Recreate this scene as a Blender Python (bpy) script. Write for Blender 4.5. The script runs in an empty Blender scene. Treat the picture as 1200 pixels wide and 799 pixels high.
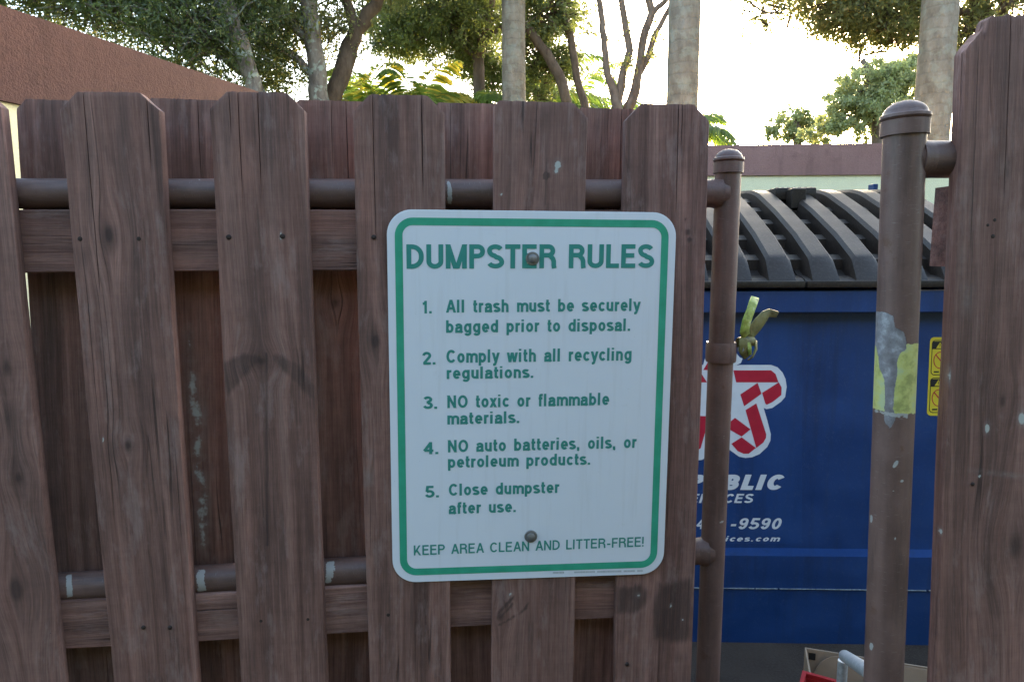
import bpy, bmesh, math, random
import numpy as np
from mathutils import Vector, Matrix
rad = math.radians
random.seed(5); rng = np.random.default_rng(7)
S = bpy.context.scene
COL = S.collection

# ------------------------------------------------------------------ camera
CAM_H = 1.45
FPX, PITCH, ROLL = 800.0, rad(7.6), rad(-0.35)
W0, H0 = 1200.0, 799.0
fw = Vector((0, math.cos(PITCH), -math.sin(PITCH)))
r0 = Vector((1, 0, 0)); u0 = Vector((0, math.sin(PITCH), math.cos(PITCH)))
ri = r0 * math.cos(ROLL) + u0 * math.sin(ROLL)
up = -r0 * math.sin(ROLL) + u0 * math.cos(ROLL)
CAM = Vector((0, 0, CAM_H))
cd = bpy.data.cameras.new('camera'); cam = bpy.data.objects.new('camera', cd); COL.objects.link(cam)
m = Matrix((ri, up, -fw)).transposed().to_4x4(); m.translation = CAM
cam.matrix_world = m
cd.sensor_fit = 'HORIZONTAL'; cd.sensor_width = 36; cd.lens = 36 * FPX / W0
cd.clip_start = 0.05; cd.clip_end = 2000
S.camera = cam

def ray(x, y):
    return fw + ri * ((x - W0 / 2) / FPX) - up * ((y - H0 / 2) / FPX)
def at(x, y, D):                       # world point seen at (x, y), D metres ahead (world Y)
    v = ray(x, y); return CAM + v * (D / v.y)
def proj(P):                           # numpy (n,3) -> pixels
    d = P - np.array(CAM); z = d @ np.array(fw)
    return np.stack([W0 / 2 + FPX * (d @ np.array(ri)) / z, H0 / 2 - FPX * (d @ np.array(up)) / z], 1)

# ------------------------------------------------------------------ world, sun, exposure
sv = ray(985, 112).normalized()
SUN_EL = math.asin(sv.z); SUN_AZ = math.atan2(sv.x, sv.y)      # azimuth clockwise from +Y
w = bpy.data.worlds.new('World'); S.world = w; w.use_nodes = True
nt = w.node_tree; bg = nt.nodes['Background']
sky = nt.nodes.new('ShaderNodeTexSky'); sky.sky_type = 'NISHITA'; sky.sun_disc = False
sky.sun_elevation = SUN_EL; sky.sun_rotation = SUN_AZ
sky.air_density = 1.0; sky.dust_density = 2.5; sky.ozone_density = 1.0
nt.links.new(sky.outputs[0], bg.inputs[0]); bg.inputs[1].default_value = 0.15
sd = bpy.data.lights.new('sun', 'SUN'); sd.energy = 1.0; sd.angle = rad(10); sd.color = (1, 0.86, 0.68)
so = bpy.data.objects.new('sun', sd); COL.objects.link(so)
so.rotation_euler = (-sv).to_track_quat('-Z', 'Y').to_euler(); so.location = (0, 0, 12)
S.view_settings.view_transform = 'Standard'; S.view_settings.look = 'None'
S.view_settings.exposure = 3.42; S.view_settings.gamma = 1
try:
    S.cycles.max_bounces = 8; S.cycles.transparent_max_bounces = 16; S.cycles.use_denoising = True
except Exception: pass

# ------------------------------------------------------------------ helpers
def tag(o, label=None, cat=None, group=None, kind=None):
    if label: o['label'] = label
    if cat: o['category'] = cat
    if group: o['group'] = group
    if kind: o['kind'] = kind
    return o
def empty(name, loc=(0, 0, 0), rz=0, **k):
    o = bpy.data.objects.new(name, None); COL.objects.link(o)
    o.location = loc; o.rotation_euler = (0, 0, rz); o.empty_display_size = .1
    return tag(o, **k)
def link(name, me, mat=None, parent=None, loc=None, rot=None, **k):
    o = bpy.data.objects.new(name, me); COL.objects.link(o)
    if mat is not None and not me.materials: me.materials.append(mat)
    if parent: o.parent = parent
    if loc is not None: o.location = loc
    if rot is not None: o.rotation_euler = rot
    return tag(o, **k)
def frombm(name, bm, mat=None, parent=None, smooth=None, **k):
    me = bpy.data.meshes.new(name); bm.to_mesh(me); bm.free()
    o = link(name, me, mat, parent, **k)
    if smooth is not None: smooth_me(me, smooth)
    return o
def smooth_me(me, ang=35):
    me.polygons.foreach_set('use_smooth', [True] * len(me.polygons))
    try: me.set_sharp_from_angle(angle=rad(ang))
    except Exception: pass
def pydata(name, vs, fs, mat=None, parent=None, smooth=None, **k):
    me = bpy.data.meshes.new(name); me.from_pydata([tuple(v) for v in vs], [], fs); me.update()
    o = link(name, me, mat, parent, **k)
    if smooth is not None: smooth_me(me, smooth)
    return o
def bbox(bm, a, b, bev=0):
    r = bmesh.ops.create_cube(bm, size=1)['verts']
    for v in r:
        v.co = Vector([a[i] + (v.co[i] + .5) * (b[i] - a[i]) for i in range(3)])
    if bev:
        es = list({e for v in r for e in v.link_edges})
        bmesh.ops.bevel(bm, geom=es, offset=bev, segments=2, affect='EDGES', profile=.5)
def tube(bm, pts, rs, n=12, caps=True):
    pts = [Vector(p) for p in pts]
    if not hasattr(rs, '__len__'): rs = [rs] * len(pts)
    rings = []; a = None
    for i, p in enumerate(pts):
        t = (pts[min(i + 1, len(pts) - 1)] - pts[max(i - 1, 0)]).normalized()
        if a is None:
            a = t.orthogonal().normalized()
        a = (a - t * a.dot(t)).normalized(); b = t.cross(a)
        rings.append([bm.verts.new(p + (a * math.cos(2 * math.pi * k / n) + b * math.sin(2 * math.pi * k / n)) * rs[i]) for k in range(n)])
    for i in range(len(rings) - 1):
        for k in range(n):
            bm.faces.new((rings[i][k], rings[i][(k + 1) % n], rings[i + 1][(k + 1) % n], rings[i + 1][k]))
    if caps:
        bm.faces.new(rings[0][::-1]); bm.faces.new(rings[-1])
    return rings
def lathe(bm, prof, n=32, c=(0, 0, 0)):
    rings = []
    for r, z in prof:
        rings.append([bm.verts.new((c[0] + r * math.cos(2 * math.pi * k / n), c[1] + r * math.sin(2 * math.pi * k / n), c[2] + z)) for k in range(n)] if r > 1e-6 else [bm.verts.new((c[0], c[1], c[2] + z))])
    for A, B in zip(rings, rings[1:]):
        for k in range(n):
            k2 = (k + 1) % n
            if len(A) == 1: bm.faces.new((A[0], B[k2], B[k]))
            elif len(B) == 1: bm.faces.new((A[k], A[k2], B[0]))
            else: bm.faces.new((A[k], A[k2], B[k2], B[k]))

# ------------------------------------------------------------------ materials
class NB:
    def __init__(s, name):
        s.m = bpy.data.materials.new(name); s.m.use_nodes = True; s.t = s.m.node_tree
        s.p = s.t.nodes['Principled BSDF']; s.out = s.t.nodes['Material Output']
    def n(s, t, **k):
        o = s.t.nodes.new(t)
        for a, b in k.items(): setattr(o, a, b)
        return o
    def l(s, a, b): s.t.links.new(a, b)
    def put(s, sock, v):
        if isinstance(v, bpy.types.NodeSocket): s.l(v, sock)
        else: sock.default_value = v
    def math(s, op, a, b=0.0, c=0.0, clamp=False):
        o = s.n('ShaderNodeMath', operation=op, use_clamp=clamp)
        for i, v in enumerate((a, b, c)): s.put(o.inputs[i], v)
        return o.outputs[0]
    def map(s, v, a, b, c=0.0, d=1.0, smooth=False):
        o = s.n('ShaderNodeMapRange', clamp=True)
        if smooth: o.interpolation_type = 'SMOOTHSTEP'
        for i, q in enumerate((v, a, b, c, d)): s.put(o.inputs[i], q)
        return o.outputs[0]
    def mix(s, f, a, b, mode='MIX'):
        o = s.n('ShaderNodeMix', data_type='RGBA', blend_type=mode)
        s.put(o.inputs[0], f)
        for i, q in ((6, a), (7, b)): s.put(o.inputs[i], q if not isinstance(q, tuple) else (*q[:3], 1))
        return o.outputs[2]
    def scale(s, v, sc, off=(0, 0, 0)):
        o = s.n('ShaderNodeMapping'); s.put(o.inputs[0], v)
        o.inputs['Scale'].default_value = sc; o.inputs['Location'].default_value = off
        return o.outputs[0]
    def noise(s, v, sc=1.0, det=3.0, rough=.55, dist=0.0):
        o = s.n('ShaderNodeTexNoise'); s.put(o.inputs['Vector'], v); o.inputs['Scale'].default_value = sc
        o.inputs['Detail'].default_value = det; o.inputs['Roughness'].default_value = rough
        o.inputs['Distortion'].default_value = dist
        return o.outputs[0]
    def obj(s):
        return s.n('ShaderNodeTexCoord').outputs['Object']
    def attr(s, name):
        return s.n('ShaderNodeAttribute', attribute_name=name)
    def sep(s, v):
        o = s.n('ShaderNodeSeparateXYZ'); s.put(o.inputs[0], v); return o.outputs
    def ramp(s, f, stops):
        o = s.n('ShaderNodeValToRGB'); s.put(o.inputs[0], f); e = o.color_ramp.elements
        while len(e) < len(stops): e.new(.5)
        for q, (p, c) in zip(e, stops): q.position = p; q.color = (*c, 1)
        return o.outputs[0]
    def bump(s, h, dist=.002, st=1.0, nrm=None):
        o = s.n('ShaderNodeBump'); s.put(o.inputs['Height'], h); o.inputs['Distance'].default_value = dist
        o.inputs['Strength'].default_value = st
        if nrm is not None: s.l(nrm, o.inputs['Normal'])
        s.l(o.outputs[0], s.p.inputs['Normal']); return o.outputs[0]
    def done(s, col=None, rough=None, metal=None, spec=None):
        if col is not None: s.put(s.p.inputs['Base Color'], (*col, 1) if isinstance(col, tuple) else col)
        if rough is not None: s.put(s.p.inputs['Roughness'], rough)
        if metal is not None: s.put(s.p.inputs['Metallic'], metal)
        if spec is not None: s.put(s.p.inputs['Specular IOR Level'], spec)
        return s.m

def simple(name, col, rough=.6, metal=0, spec=.5, var=.2, sc=8, bump=.0006, bsc=150):
    b = NB(name); v = b.obj()
    n = b.noise(v, sc, 5); f = b.noise(v, bsc, 3)
    c = b.mix(b.map(n, .3, .7), tuple(x * (1 - var) for x in col), tuple(min(1, x * (1 + var)) for x in col))
    if bump: b.bump(f, bump)
    return b.done(c, b.map(n, .2, .8, max(0, rough - .1), min(1, rough + .1)), metal, spec)

def wood_mat():
    b = NB('stained_wood')
    g = b.attr('grain').outputs['Vector']; mk = b.attr('mark').outputs['Color']
    R, G, B = b.sep(mk)
    n1 = b.noise(b.scale(g, (60, 60, 1.1)), 1, 4, .6)
    n1b = b.noise(b.scale(g, (150, 150, 1.8), (3, 1, 7)), 1, 3, .6)
    n2 = b.noise(b.scale(g, (420, 420, 9), (9, 0, 3)), 1, 3, .65)
    n3 = b.noise(b.scale(g, (26, 26, 2.2), (1, 5, 2)), 1, 5, .6)
    n4 = b.noise(b.scale(g, (40, 40, 40), (1, 5, 2)), 1, 5, .65)
    saw = b.noise(b.scale(g, (4, 4, 420), (2, 5, 2)), 1, 2, .5)
    bands = b.math('ADD', b.math('MULTIPLY', n1, .62), b.math('MULTIPLY', n1b, .38))
    c = b.ramp(bands, [(.32, (.128, .066, .052)), (.45, (.192, .106, .086)), (.57, (.252, .146, .120)), (.70, (.305, .188, .158))])
    c = b.mix(1.0, c, b.ramp(n3, [(.3, (.46, .46, .48)), (.44, (.80, .79, .79)), (.55, (1.03, 1.01, 1.0)), (.68, (1.28, 1.22, 1.2))]), 'MULTIPLY')
    c = b.mix(.75, c, b.ramp(n2, [(.3, (.62, .62, .62)), (.6, (1.08, 1.08, 1.08))]), 'MULTIPLY')
    c = b.mix(.5, c, b.ramp(n4, [(.3, (.75, .74, .74)), (.65, (1.15, 1.15, 1.15))]), 'MULTIPLY')
    c = b.mix(.13, c, b.ramp(saw, [(.35, (.72, .72, .72)), (.6, (1.08, 1.08, 1.08))]), 'MULTIPLY')
    oi = b.n('ShaderNodeObjectInfo').outputs['Random']
    c = b.mix(1.0, c, b.ramp(oi, [(0, (.80, .80, .82)), (.35, (1.08, 1.0, .98)), (.7, (.92, .88, .86)), (1, (1.14, 1.10, 1.10))]), 'MULTIPLY')
    fib = b.noise(b.scale(g, (900, 900, 26), (4, 0, 6)), 1, 3, .7)
    c = b.mix(.5, c, b.ramp(fib, [(.34, (.66, .64, .63)), (.5, (1, 1, 1)), (.68, (1.28, 1.26, 1.25))]), 'MULTIPLY')
    wear = b.noise(b.scale(g, (34, 34, 9), (2, 2, 8)), 1, 6, .7)
    c = b.mix(b.math('MULTIPLY', b.map(wear, .54, .68), .35), c, (.34, .25, .23))
    # checks that follow the grain
    cn = b.noise(b.scale(g, (30, 30, .5), (5, 8, 1)), 1, 2, .5)
    cm = b.noise(b.scale(g, (18, 18, 3), (15, 8, 4)), 1, 2, .5)
    line = b.math('SUBTRACT', 1, b.map(b.math('ABSOLUTE', b.math('SUBTRACT', cn, .5)), .0025, .008))
    line = b.math('MULTIPLY', line, b.map(cm, .55, .63))
    c = b.mix(b.math('MULTIPLY', line, .7), c, (.014, .009, .008))
    # knots, stains, splashes (shapes carried by the mesh)
    c = b.mix(b.math('MULTIPLY', b.map(b.math('ADD', B, b.math('MULTIPLY', b.math('SUBTRACT', n1b, .5), .9)), .25, .85), .72), c, (.035, .02, .017))
    rn = b.math('ADD', R, b.math('ADD', b.math('MULTIPLY', b.math('SUBTRACT', n4, .5), .8), b.math('MULTIPLY', b.math('SUBTRACT', n1b, .5), 1.5)))
    c = b.mix(b.math('MULTIPLY', b.map(rn, .2, .85), .7), c, (.030, .020, .018))
    gn = b.math('ADD', G, b.math('MULTIPLY', b.math('SUBTRACT', n4, .5), 1.2))
    c = b.mix(b.math('MULTIPLY', b.map(G, .05, .7, 0, .55), b.map(n4, .3, .6)), c, (.27, .25, .235))
    gm = b.math('MULTIPLY', b.map(gn, .5, .66), b.map(G, .02, .12))
    c = b.mix(gm, c, (.42, .43, .40))
    h = b.math('ADD', b.math('MULTIPLY', bands, .5), b.math('MULTIPLY', n2, .5))
    h = b.math('SUBTRACT', h, b.math('MULTIPLY', line, 1.6))
    h = b.math('ADD', h, b.math('MULTIPLY', fib, .5))
    b.bump(h, .002, 1.0)
    return b.done(c, b.map(n3, .3, .7, .62, .85), spec=.35)
WOOD = wood_mat()

def pipe_mat(name='painted_pipe', base=(.150, .088, .073), dark=(.092, .052, .043)):
    b = NB(name); v = b.obj()
    n = b.noise(v, 14, 6, .65); f = b.noise(v, 260, 3)
    st = b.noise(b.scale(v, (70, 70, 4)), 1, 4)
    c = b.mix(b.map(n, .35, .65), dark, base)
    c = b.mix(b.math('MULTIPLY', b.map(st, .4, .7), .4), c, tuple(x * 1.35 for x in base))
    mk = b.attr('mark').outputs['Color']; R, G, B = b.sep(mk)
    dr = b.noise(b.scale(v, (48, 48, 5), (3, 3, 3)), 1, 6, .7)
    c = b.mix(b.math('MULTIPLY', b.map(dr, .52, .66), .5), c, (.045, .030, .026))
    rs = b.noise(v, 26, 6, .7)
    c = b.mix(b.math('MULTIPLY', b.map(rs, .62, .70), .55), c, (.10, .042, .020))
    sc = b.noise(b.scale(v, (90, 90, 900)), 1, 2, .5)
    c = b.mix(b.math('MULTIPLY', b.map(sc, .66, .72), .3), c, (.30, .26, .25))
    # chips of bare metal
    ch = b.map(b.noise(v, 42, 3, .5), .76, .775)
    c = b.mix(b.math('MULTIPLY', ch, .7), c, (.30, .31, .33))
    nn = b.math('MULTIPLY', b.math('SUBTRACT', b.noise(v, 130, 5, .65), .5), .9)
    y = b.map(b.math('ADD', G, nn), .48, .56); y = b.math('MULTIPLY', y, b.map(G, .05, .2))
    yc = b.ramp(b.noise(v, 60, 5, .6), [(.35, (.30, .31, .10)), (.5, (.50, .50, .16)), (.66, (.42, .47, .26))])
    c = b.mix(y, c, yc)
    g = b.map(b.math('ADD', R, nn), .48, .56); g = b.math('MULTIPLY', g, b.map(R, .05, .2))
    gc = b.ramp(b.noise(v, 55, 5, .7), [(.35, (.13, .118, .122)), (.55, (.215, .205, .215)), (.7, (.37, .375, .385))])
    c = b.mix(g, c, gc)
    wt = b.map(b.math('ADD', B, nn), .5, .56); wt = b.math('MULTIPLY', wt, b.map(B, .05, .2))
    c = b.mix(wt, c, (.33, .325, .31))
    h = b.math('ADD', b.math('MULTIPLY', f, .4), b.math('MULTIPLY', n, .5))
    h = b.math('SUBTRACT', h, b.math('MULTIPLY', g, .5))
    b.bump(h, .0011, .7)
    return b.done(c, b.map(n, .3, .7, .42, .62), spec=.45)
PIPE = pipe_mat()
NAIL = simple('rusted_nail', (.03, .018, .014), .7, .3, bump=.0003)
STEEL = simple('dull_zinc', (.22, .215, .21), .5, .7, var=.3, sc=60)
def sign_white():
    b = NB('white_enamel'); v = b.obj(); n = b.noise(v, 4, 5, .6); dr = b.noise(b.scale(v, (60, 60, 3.5)), 1, 5, .65); sp_ = b.noise(v, 230, 2, .5); gr = b.noise(v, 34, 6, .7)
    c = b.mix(n, (.66, .69, .735), (.70, .73, .775))
    c = b.mix(b.math('MULTIPLY', b.map(dr, .54, .72), .16), c, (.42, .40, .36))
    c = b.mix(b.math('MULTIPLY', b.map(gr, .62, .74), .14), c, (.40, .38, .34))
    c = b.mix(b.math('MULTIPLY', b.map(sp_, .76, .79), .6), c, (.22, .19, .16))
    b.bump(b.math('ADD', b.math('MULTIPLY', n, 4), b.math('MULTIPLY', gr, .05)), .0008, .5)
    return b.done(c, b.map(gr, .3, .7, .28, .46), spec=.5)
SIGNW = sign_white()
def green():
    b = NB('green_ink'); v = b.obj(); n = b.noise(v, 26, 5, .6)
    c = b.mix(b.map(n, .3, .7), (.028, .29, .17), (.045, .37, .235))
    return b.done(c, .38, spec=.4)
GREEN = green()
def text_green():
    b = NB('green_lettering'); v = b.obj(); n = b.noise(v, 40, 4)
    return b.done(b.mix(n, (.036, .225, .185), (.05, .27, .225)), .4, spec=.3)
TGREEN = text_green()
FINE = simple('grey_print', (.35, .37, .38), .5, bump=0)
BLUE = None
def blue_mat(name, a, c2, streak=.5):
    b = NB(name); v = b.obj(); n = b.noise(v, 6, 6, .6); s = b.noise(b.scale(v, (30, 30, 1.5)), 1, 5)
    c = b.mix(b.map(n, .3, .7), a, c2)
    c = b.mix(b.math('MULTIPLY', b.map(s, .55, .75), streak * .5), c, (.02, .03, .05))
    dk = b.noise(b.scale(v, (9, 9, .8), (4, 4, 1)), 1, 6, .65)
    c = b.mix(b.math('MULTIPLY', b.map(dk, .5, .7), .45), c, (.006, .010, .022))
    dust = b.map(b.noise(v, 90, 5, .7), .56, .74)
    c = b.mix(b.math('MULTIPLY', dust, .12), c, (.20, .22, .26))
    b.bump(b.math('ADD', b.math('MULTIPLY', b.noise(v, 3.2, 3, .4), 5), b.math('MULTIPLY', b.noise(v, 220, 2), .15)), .004, .6)
    return b.done(c, b.map(n, .3, .7, .38, .55), spec=.5)
BLUE = blue_mat('blue_paint', (.004, .030, .118), (.006, .042, .16))
BLUE2 = blue_mat('blue_decal', (.005, .039, .148), (.007, .046, .17), .2)
WORN = simple('worn_edge', (.20, .23, .26), .6, var=.5, sc=90)
DWHITE = simple('decal_white', (.62, .64, .66), .4, var=.04, sc=40, bump=0)
DRED = simple('decal_red', (.42, .012, .035), .4, var=.1, sc=30, bump=0)
LID = None
def lid_mat():
    b = NB('black_lid_plastic'); v = b.obj(); n = b.noise(v, 5, 6, .6); f = b.noise(v, 120, 4, .6)
    c = b.mix(b.map(n, .3, .7), (.013, .0085, .006), (.032, .021, .015))
    c = b.mix(b.math('MULTIPLY', b.map(f, .5, .75), .35), c, (.085, .065, .048))
    b.bump(f, .0008, .6)
    return b.done(c, b.map(n, .3, .7, .42, .62), spec=.3)
LID = lid_mat()
DARKIN = simple('rubber_black', (.012, .012, .013), .8, bump=0)
YELLOW = simple('warning_yellow', (.62, .47, .03), .45, var=.08, bump=0)
BLACK = simple('black_ink', (.01, .01, .01), .5, bump=0)
LATCH = None
def latch_mat():
    b = NB('worn_green_paint'); v = b.obj(); n = b.noise(v, 70, 5, .65)
    c = b.ramp(n, [(.30, (.10, .09, .03)), (.40, (.22, .27, .05)), (.58, (.32, .42, .08)), (.72, (.60, .60, .42))])
    b.bump(n, .001); return b.done(c, .5, spec=.4)
LATCH = latch_mat()
OLIVE = simple('olive_paint', (.13, .125, .04), .55, .2, var=.55, sc=55, bump=.0008)
GALV = simple('galvanised_steel', (.42, .44, .45), .45, .5, var=.25, sc=120)
CARD = simple('cardboard', (.30, .215, .145), .8, var=.12, sc=12)
CARDIN = simple('cardboard_inside', (.26, .18, .12), .85, var=.12, sc=12)
REDP = simple('red_plastic', (.30, .02, .02), .35, var=.1, bump=0)

def stucco(name, a, c2, bd=.004, stain=.35):
    b = NB(name); v = b.obj(); n = b.noise(v, 2.2, 6, .6); f = b.noise(v, 160, 4, .65); k = b.noise(v, 9, 4, .5)
    c = b.mix(b.map(n, .3, .7), a, c2)
    c = b.mix(b.math('MULTIPLY', b.map(k, .58, .72), stain), c, tuple(x * .45 for x in a))
    c = b.mix(.35, c, b.ramp(f, [(.3, (.6, .6, .6)), (.65, (1.2, 1.2, 1.2))]), 'MULTIPLY')
    dr = b.noise(b.scale(v, (7, 7, .9), (1, 2, 3)), 1, 6, .7)
    c = b.mix(b.math('MULTIPLY', b.map(dr, .52, .68), stain), c, tuple(x * .42 for x in a))
    b.bump(b.math('ADD', f, b.math('MULTIPLY', b.noise(v, 45, 3), .6)), bd, .8)
    return b.done(c, .9, spec=.2)
MAROON = stucco('maroon_stucco', (.082, .040, .035), (.104, .053, .046))  # maroon darkened in its colour to offset sky glow on the left wall
MAROON2 = stucco('lightened_maroon_stucco', (.26, .135, .112), (.33, .18, .155))  # same maroon lightened, its colour making up for dim light at the back
CREAM = stucco('cream_stucco', (.80, .70, .43), (.84, .75, .48), .003, .12)
def asphalt():
    b = NB('asphalt'); v = b.obj(); n = b.noise(v, .7, 6, .6); f = b.noise(v, 150, 3, .7); k = b.noise(v, 22, 5, .6)
    c = b.mix(b.map(n, .3, .7), (.040, .037, .035), (.062, .056, .052))
    c = b.mix(b.math('MULTIPLY', b.map(k, .45, .75), .5), c, (.10, .075, .055))
    c = b.mix(b.math('MULTIPLY', b.map(f, .6, .75), .5), c, (.16, .15, .14))
    b.bump(b.math('ADD', f, k), .01, .9)
    return b.done(c, .9, spec=.2)
ASPH = asphalt()
def slab():
    b = NB('stained_concrete'); v = b.obj(); n = b.noise(v, 3, 6, .6); f = b.noise(v, 120, 4, .7)
    c = b.mix(b.map(n, .3, .7), (.035, .024, .018), (.075, .055, .042))
    c = b.mix(b.map(f, .45, .7), c, (.07, .058, .048))
    b.bump(f, .006, .9); return b.done(c, .9, spec=.2)
SLAB = slab()
def grass_m():
    b = NB('grass_ground'); v = b.obj(); n = b.noise(v, .6, 6, .6)
    c = b.mix(n, (.03, .05, .012), (.07, .09, .03)); b.bump(b.noise(v, 30, 4), .03); return b.done(c, .95, spec=.1)
GRASS = grass_m()

def bark(name, a, c2, ring=0, lichen=0):
    b = NB(name); v = b.obj(); n = b.noise(b.scale(v, (12, 12, 5)), 1, 6, .65); f = b.noise(b.scale(v, (60, 60, 18)), 1, 4, .6)
    c = b.mix(b.map(n, .35, .65), a, c2)
    h = b.math('ADD', n, b.math('MULTIPLY', f, .5))
    if ring:
        z = b.sep(v)[2]
        wv = b.math('SINE', b.math('ADD', b.math('MULTIPLY', z, 62), b.math('MULTIPLY', n, 5)))
        c = b.mix(b.math('MULTIPLY', b.map(wv, .75, 1), .16), c, tuple(x * .5 for x in a))
        h = b.math('SUBTRACT', h, b.math('MULTIPLY', b.map(wv, .7, 1), .15))
    if lichen:
        ln = b.noise(v, 9, 4, .6)
        c = b.mix(b.math('MULTIPLY', b.map(ln, .52, .6), lichen), c, (.30, .32, .26))
    b.bump(h, .02, .8)
    return b.done(c, .9, spec=.2)
BARK_D = bark('dark_bark', (.07, .048, .034), (.14, .10, .075))
BARK_L = bark('lichen_bark', (.10, .075, .06), (.22, .18, .15), lichen=.9)
BARK_G = bark('grey_brown_bark', (.10, .07, .056), (.18, .13, .105))
PALMB = bark('palm_bark', (.15, .118, .09), (.24, .195, .155), ring=1, lichen=.25)

def leaf_mat(name, a, c2, yel=(.22, .20, .02), trans=.45):
    b = NB(name); t = b.attr('tone').outputs['Fac']
    c = b.mix(b.map(t, 0, .9), a, c2)
    c = b.mix(b.map(t, .9, 1.0), c, yel)
    b.done(c, .5, spec=.35)
    tr = b.n('ShaderNodeBsdfTranslucent'); b.l(b.mix(1, c, (2.0, 2.1, 1.2), 'MULTIPLY'), tr.inputs[0])
    mx = b.n('ShaderNodeMixShader'); mx.inputs[0].default_value = trans
    b.l(b.p.outputs[0], mx.inputs[1]); b.l(tr.outputs[0], mx.inputs[2]); b.l(mx.outputs[0], b.out.inputs[0])
    return b.m
LEAF_DARK = leaf_mat('dark_leaves', (.040, .050, .020), (.10, .115, .042), (.20, .18, .07))
LEAF_MID = leaf_mat('mid_green_leaves', (.085, .105, .048), (.17, .185, .08), (.30, .28, .07))
LEAF_OLIVE = leaf_mat('olive_leaves', (.10, .105, .055), (.18, .18, .08), (.26, .20, .08))
LEAF_PALE = leaf_mat('pale_leaves', (.20, .21, .12), (.28, .28, .15), (.38, .35, .20))
FROND = leaf_mat('palm_frond', (.08, .12, .035), (.15, .20, .05), (.42, .34, .08), .5)

# ------------------------------------------------------------------ setting: ground
def sheet(name, x0, x1, y0, y1, z, mat, n=1):
    vs = [(x0 + (x1 - x0) * i / n, y0 + (y1 - y0) * j / n, z) for j in range(n + 1) for i in range(n + 1)]
    fs = [(j * (n + 1) + i, j * (n + 1) + i + 1, (j + 1) * (n + 1) + i + 1, (j + 1) * (n + 1) + i) for j in range(n) for i in range(n)]
    return pydata(name, vs, fs, mat, kind='structure')
sheet('ground', -600, 600, -600, 600, -0.008, GRASS)
sheet('road', -40, 40, -40, 1.0, -0.004, ASPH)
sheet('pavement', -3.6, 5.2, 1.0, 4.95, 0.0, SLAB)

# ------------------------------------------------------------------ marks in photo pixels baked onto surfaces
def poly_mask(P, poly, soft):
    poly = np.array(poly, float); n = len(poly)
    x, y = P[:, 0], P[:, 1]; ins = np.zeros(len(P), bool); dm = np.full(len(P), 1e9)
    for i in range(n):
        x1, y1 = poly[i]; x2, y2 = poly[(i + 1) % n]
        c = ((y1 > y) != (y2 > y)) & (x < (x2 - x1) * (y - y1) / (y2 - y1 + 1e-9) + x1); ins ^= c
        dx, dy = x2 - x1, y2 - y1; t = np.clip(((x - x1) * dx + (y - y1) * dy) / (dx * dx + dy * dy + 1e-9), 0, 1)
        dm = np.minimum(dm, np.hypot(x - x1 - t * dx, y - y1 - t * dy))
    sgn = np.where(ins, dm, -dm)
    return np.clip(.5 + sgn / (2 * soft), 0, 1)
def ell_mask(P, cx, cy, rx, ry, ang=0):
    c, s = math.cos(rad(ang)), math.sin(rad(ang)); dx, dy = P[:, 0] - cx, P[:, 1] - cy
    u = (dx * c + dy * s) / rx; v = (-dx * s + dy * c) / ry
    return np.exp(-(u * u + v * v))
def set_mark(me, Pw, marks):
    """marks: list of (channel, kind, data, strength)"""
    px = proj(Pw); A = np.zeros((len(px), 4)); A[:, 3] = 1
    for ch, kind, data, st in marks:
        mm = (poly_mask(px, *data) if kind == 'p' else ell_mask(px, *data)) * st
        A[:, ch] = np.maximum(A[:, ch], mm)
    a = me.attributes.new('mark', 'FLOAT_COLOR', 'POINT'); a.data.foreach_set('color', A.ravel())

# ------------------------------------------------------------------ gates
GA = rad(4.8)                                  # left gate leaf recedes to the right
def gate_frame(depth, ang):
    o = empty('wooden_gate', (0, depth, 0), ang); bpy.context.view_layer.update()
    M = Matrix.Translation((0, depth, 0)) @ Matrix.Rotation(ang, 4, 'Z')
    return o, M
def loc_at(M, px, py, yy):
    """local (s, z) where the pixel's ray meets local plane y = yy"""
    Mi = M.inverted(); o = Mi @ CAM; d = Mi.to_3x3() @ ray(px, py)
    t = (yy - o.y) / d.y; p = o + d * t; return p.x, p.z

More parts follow.
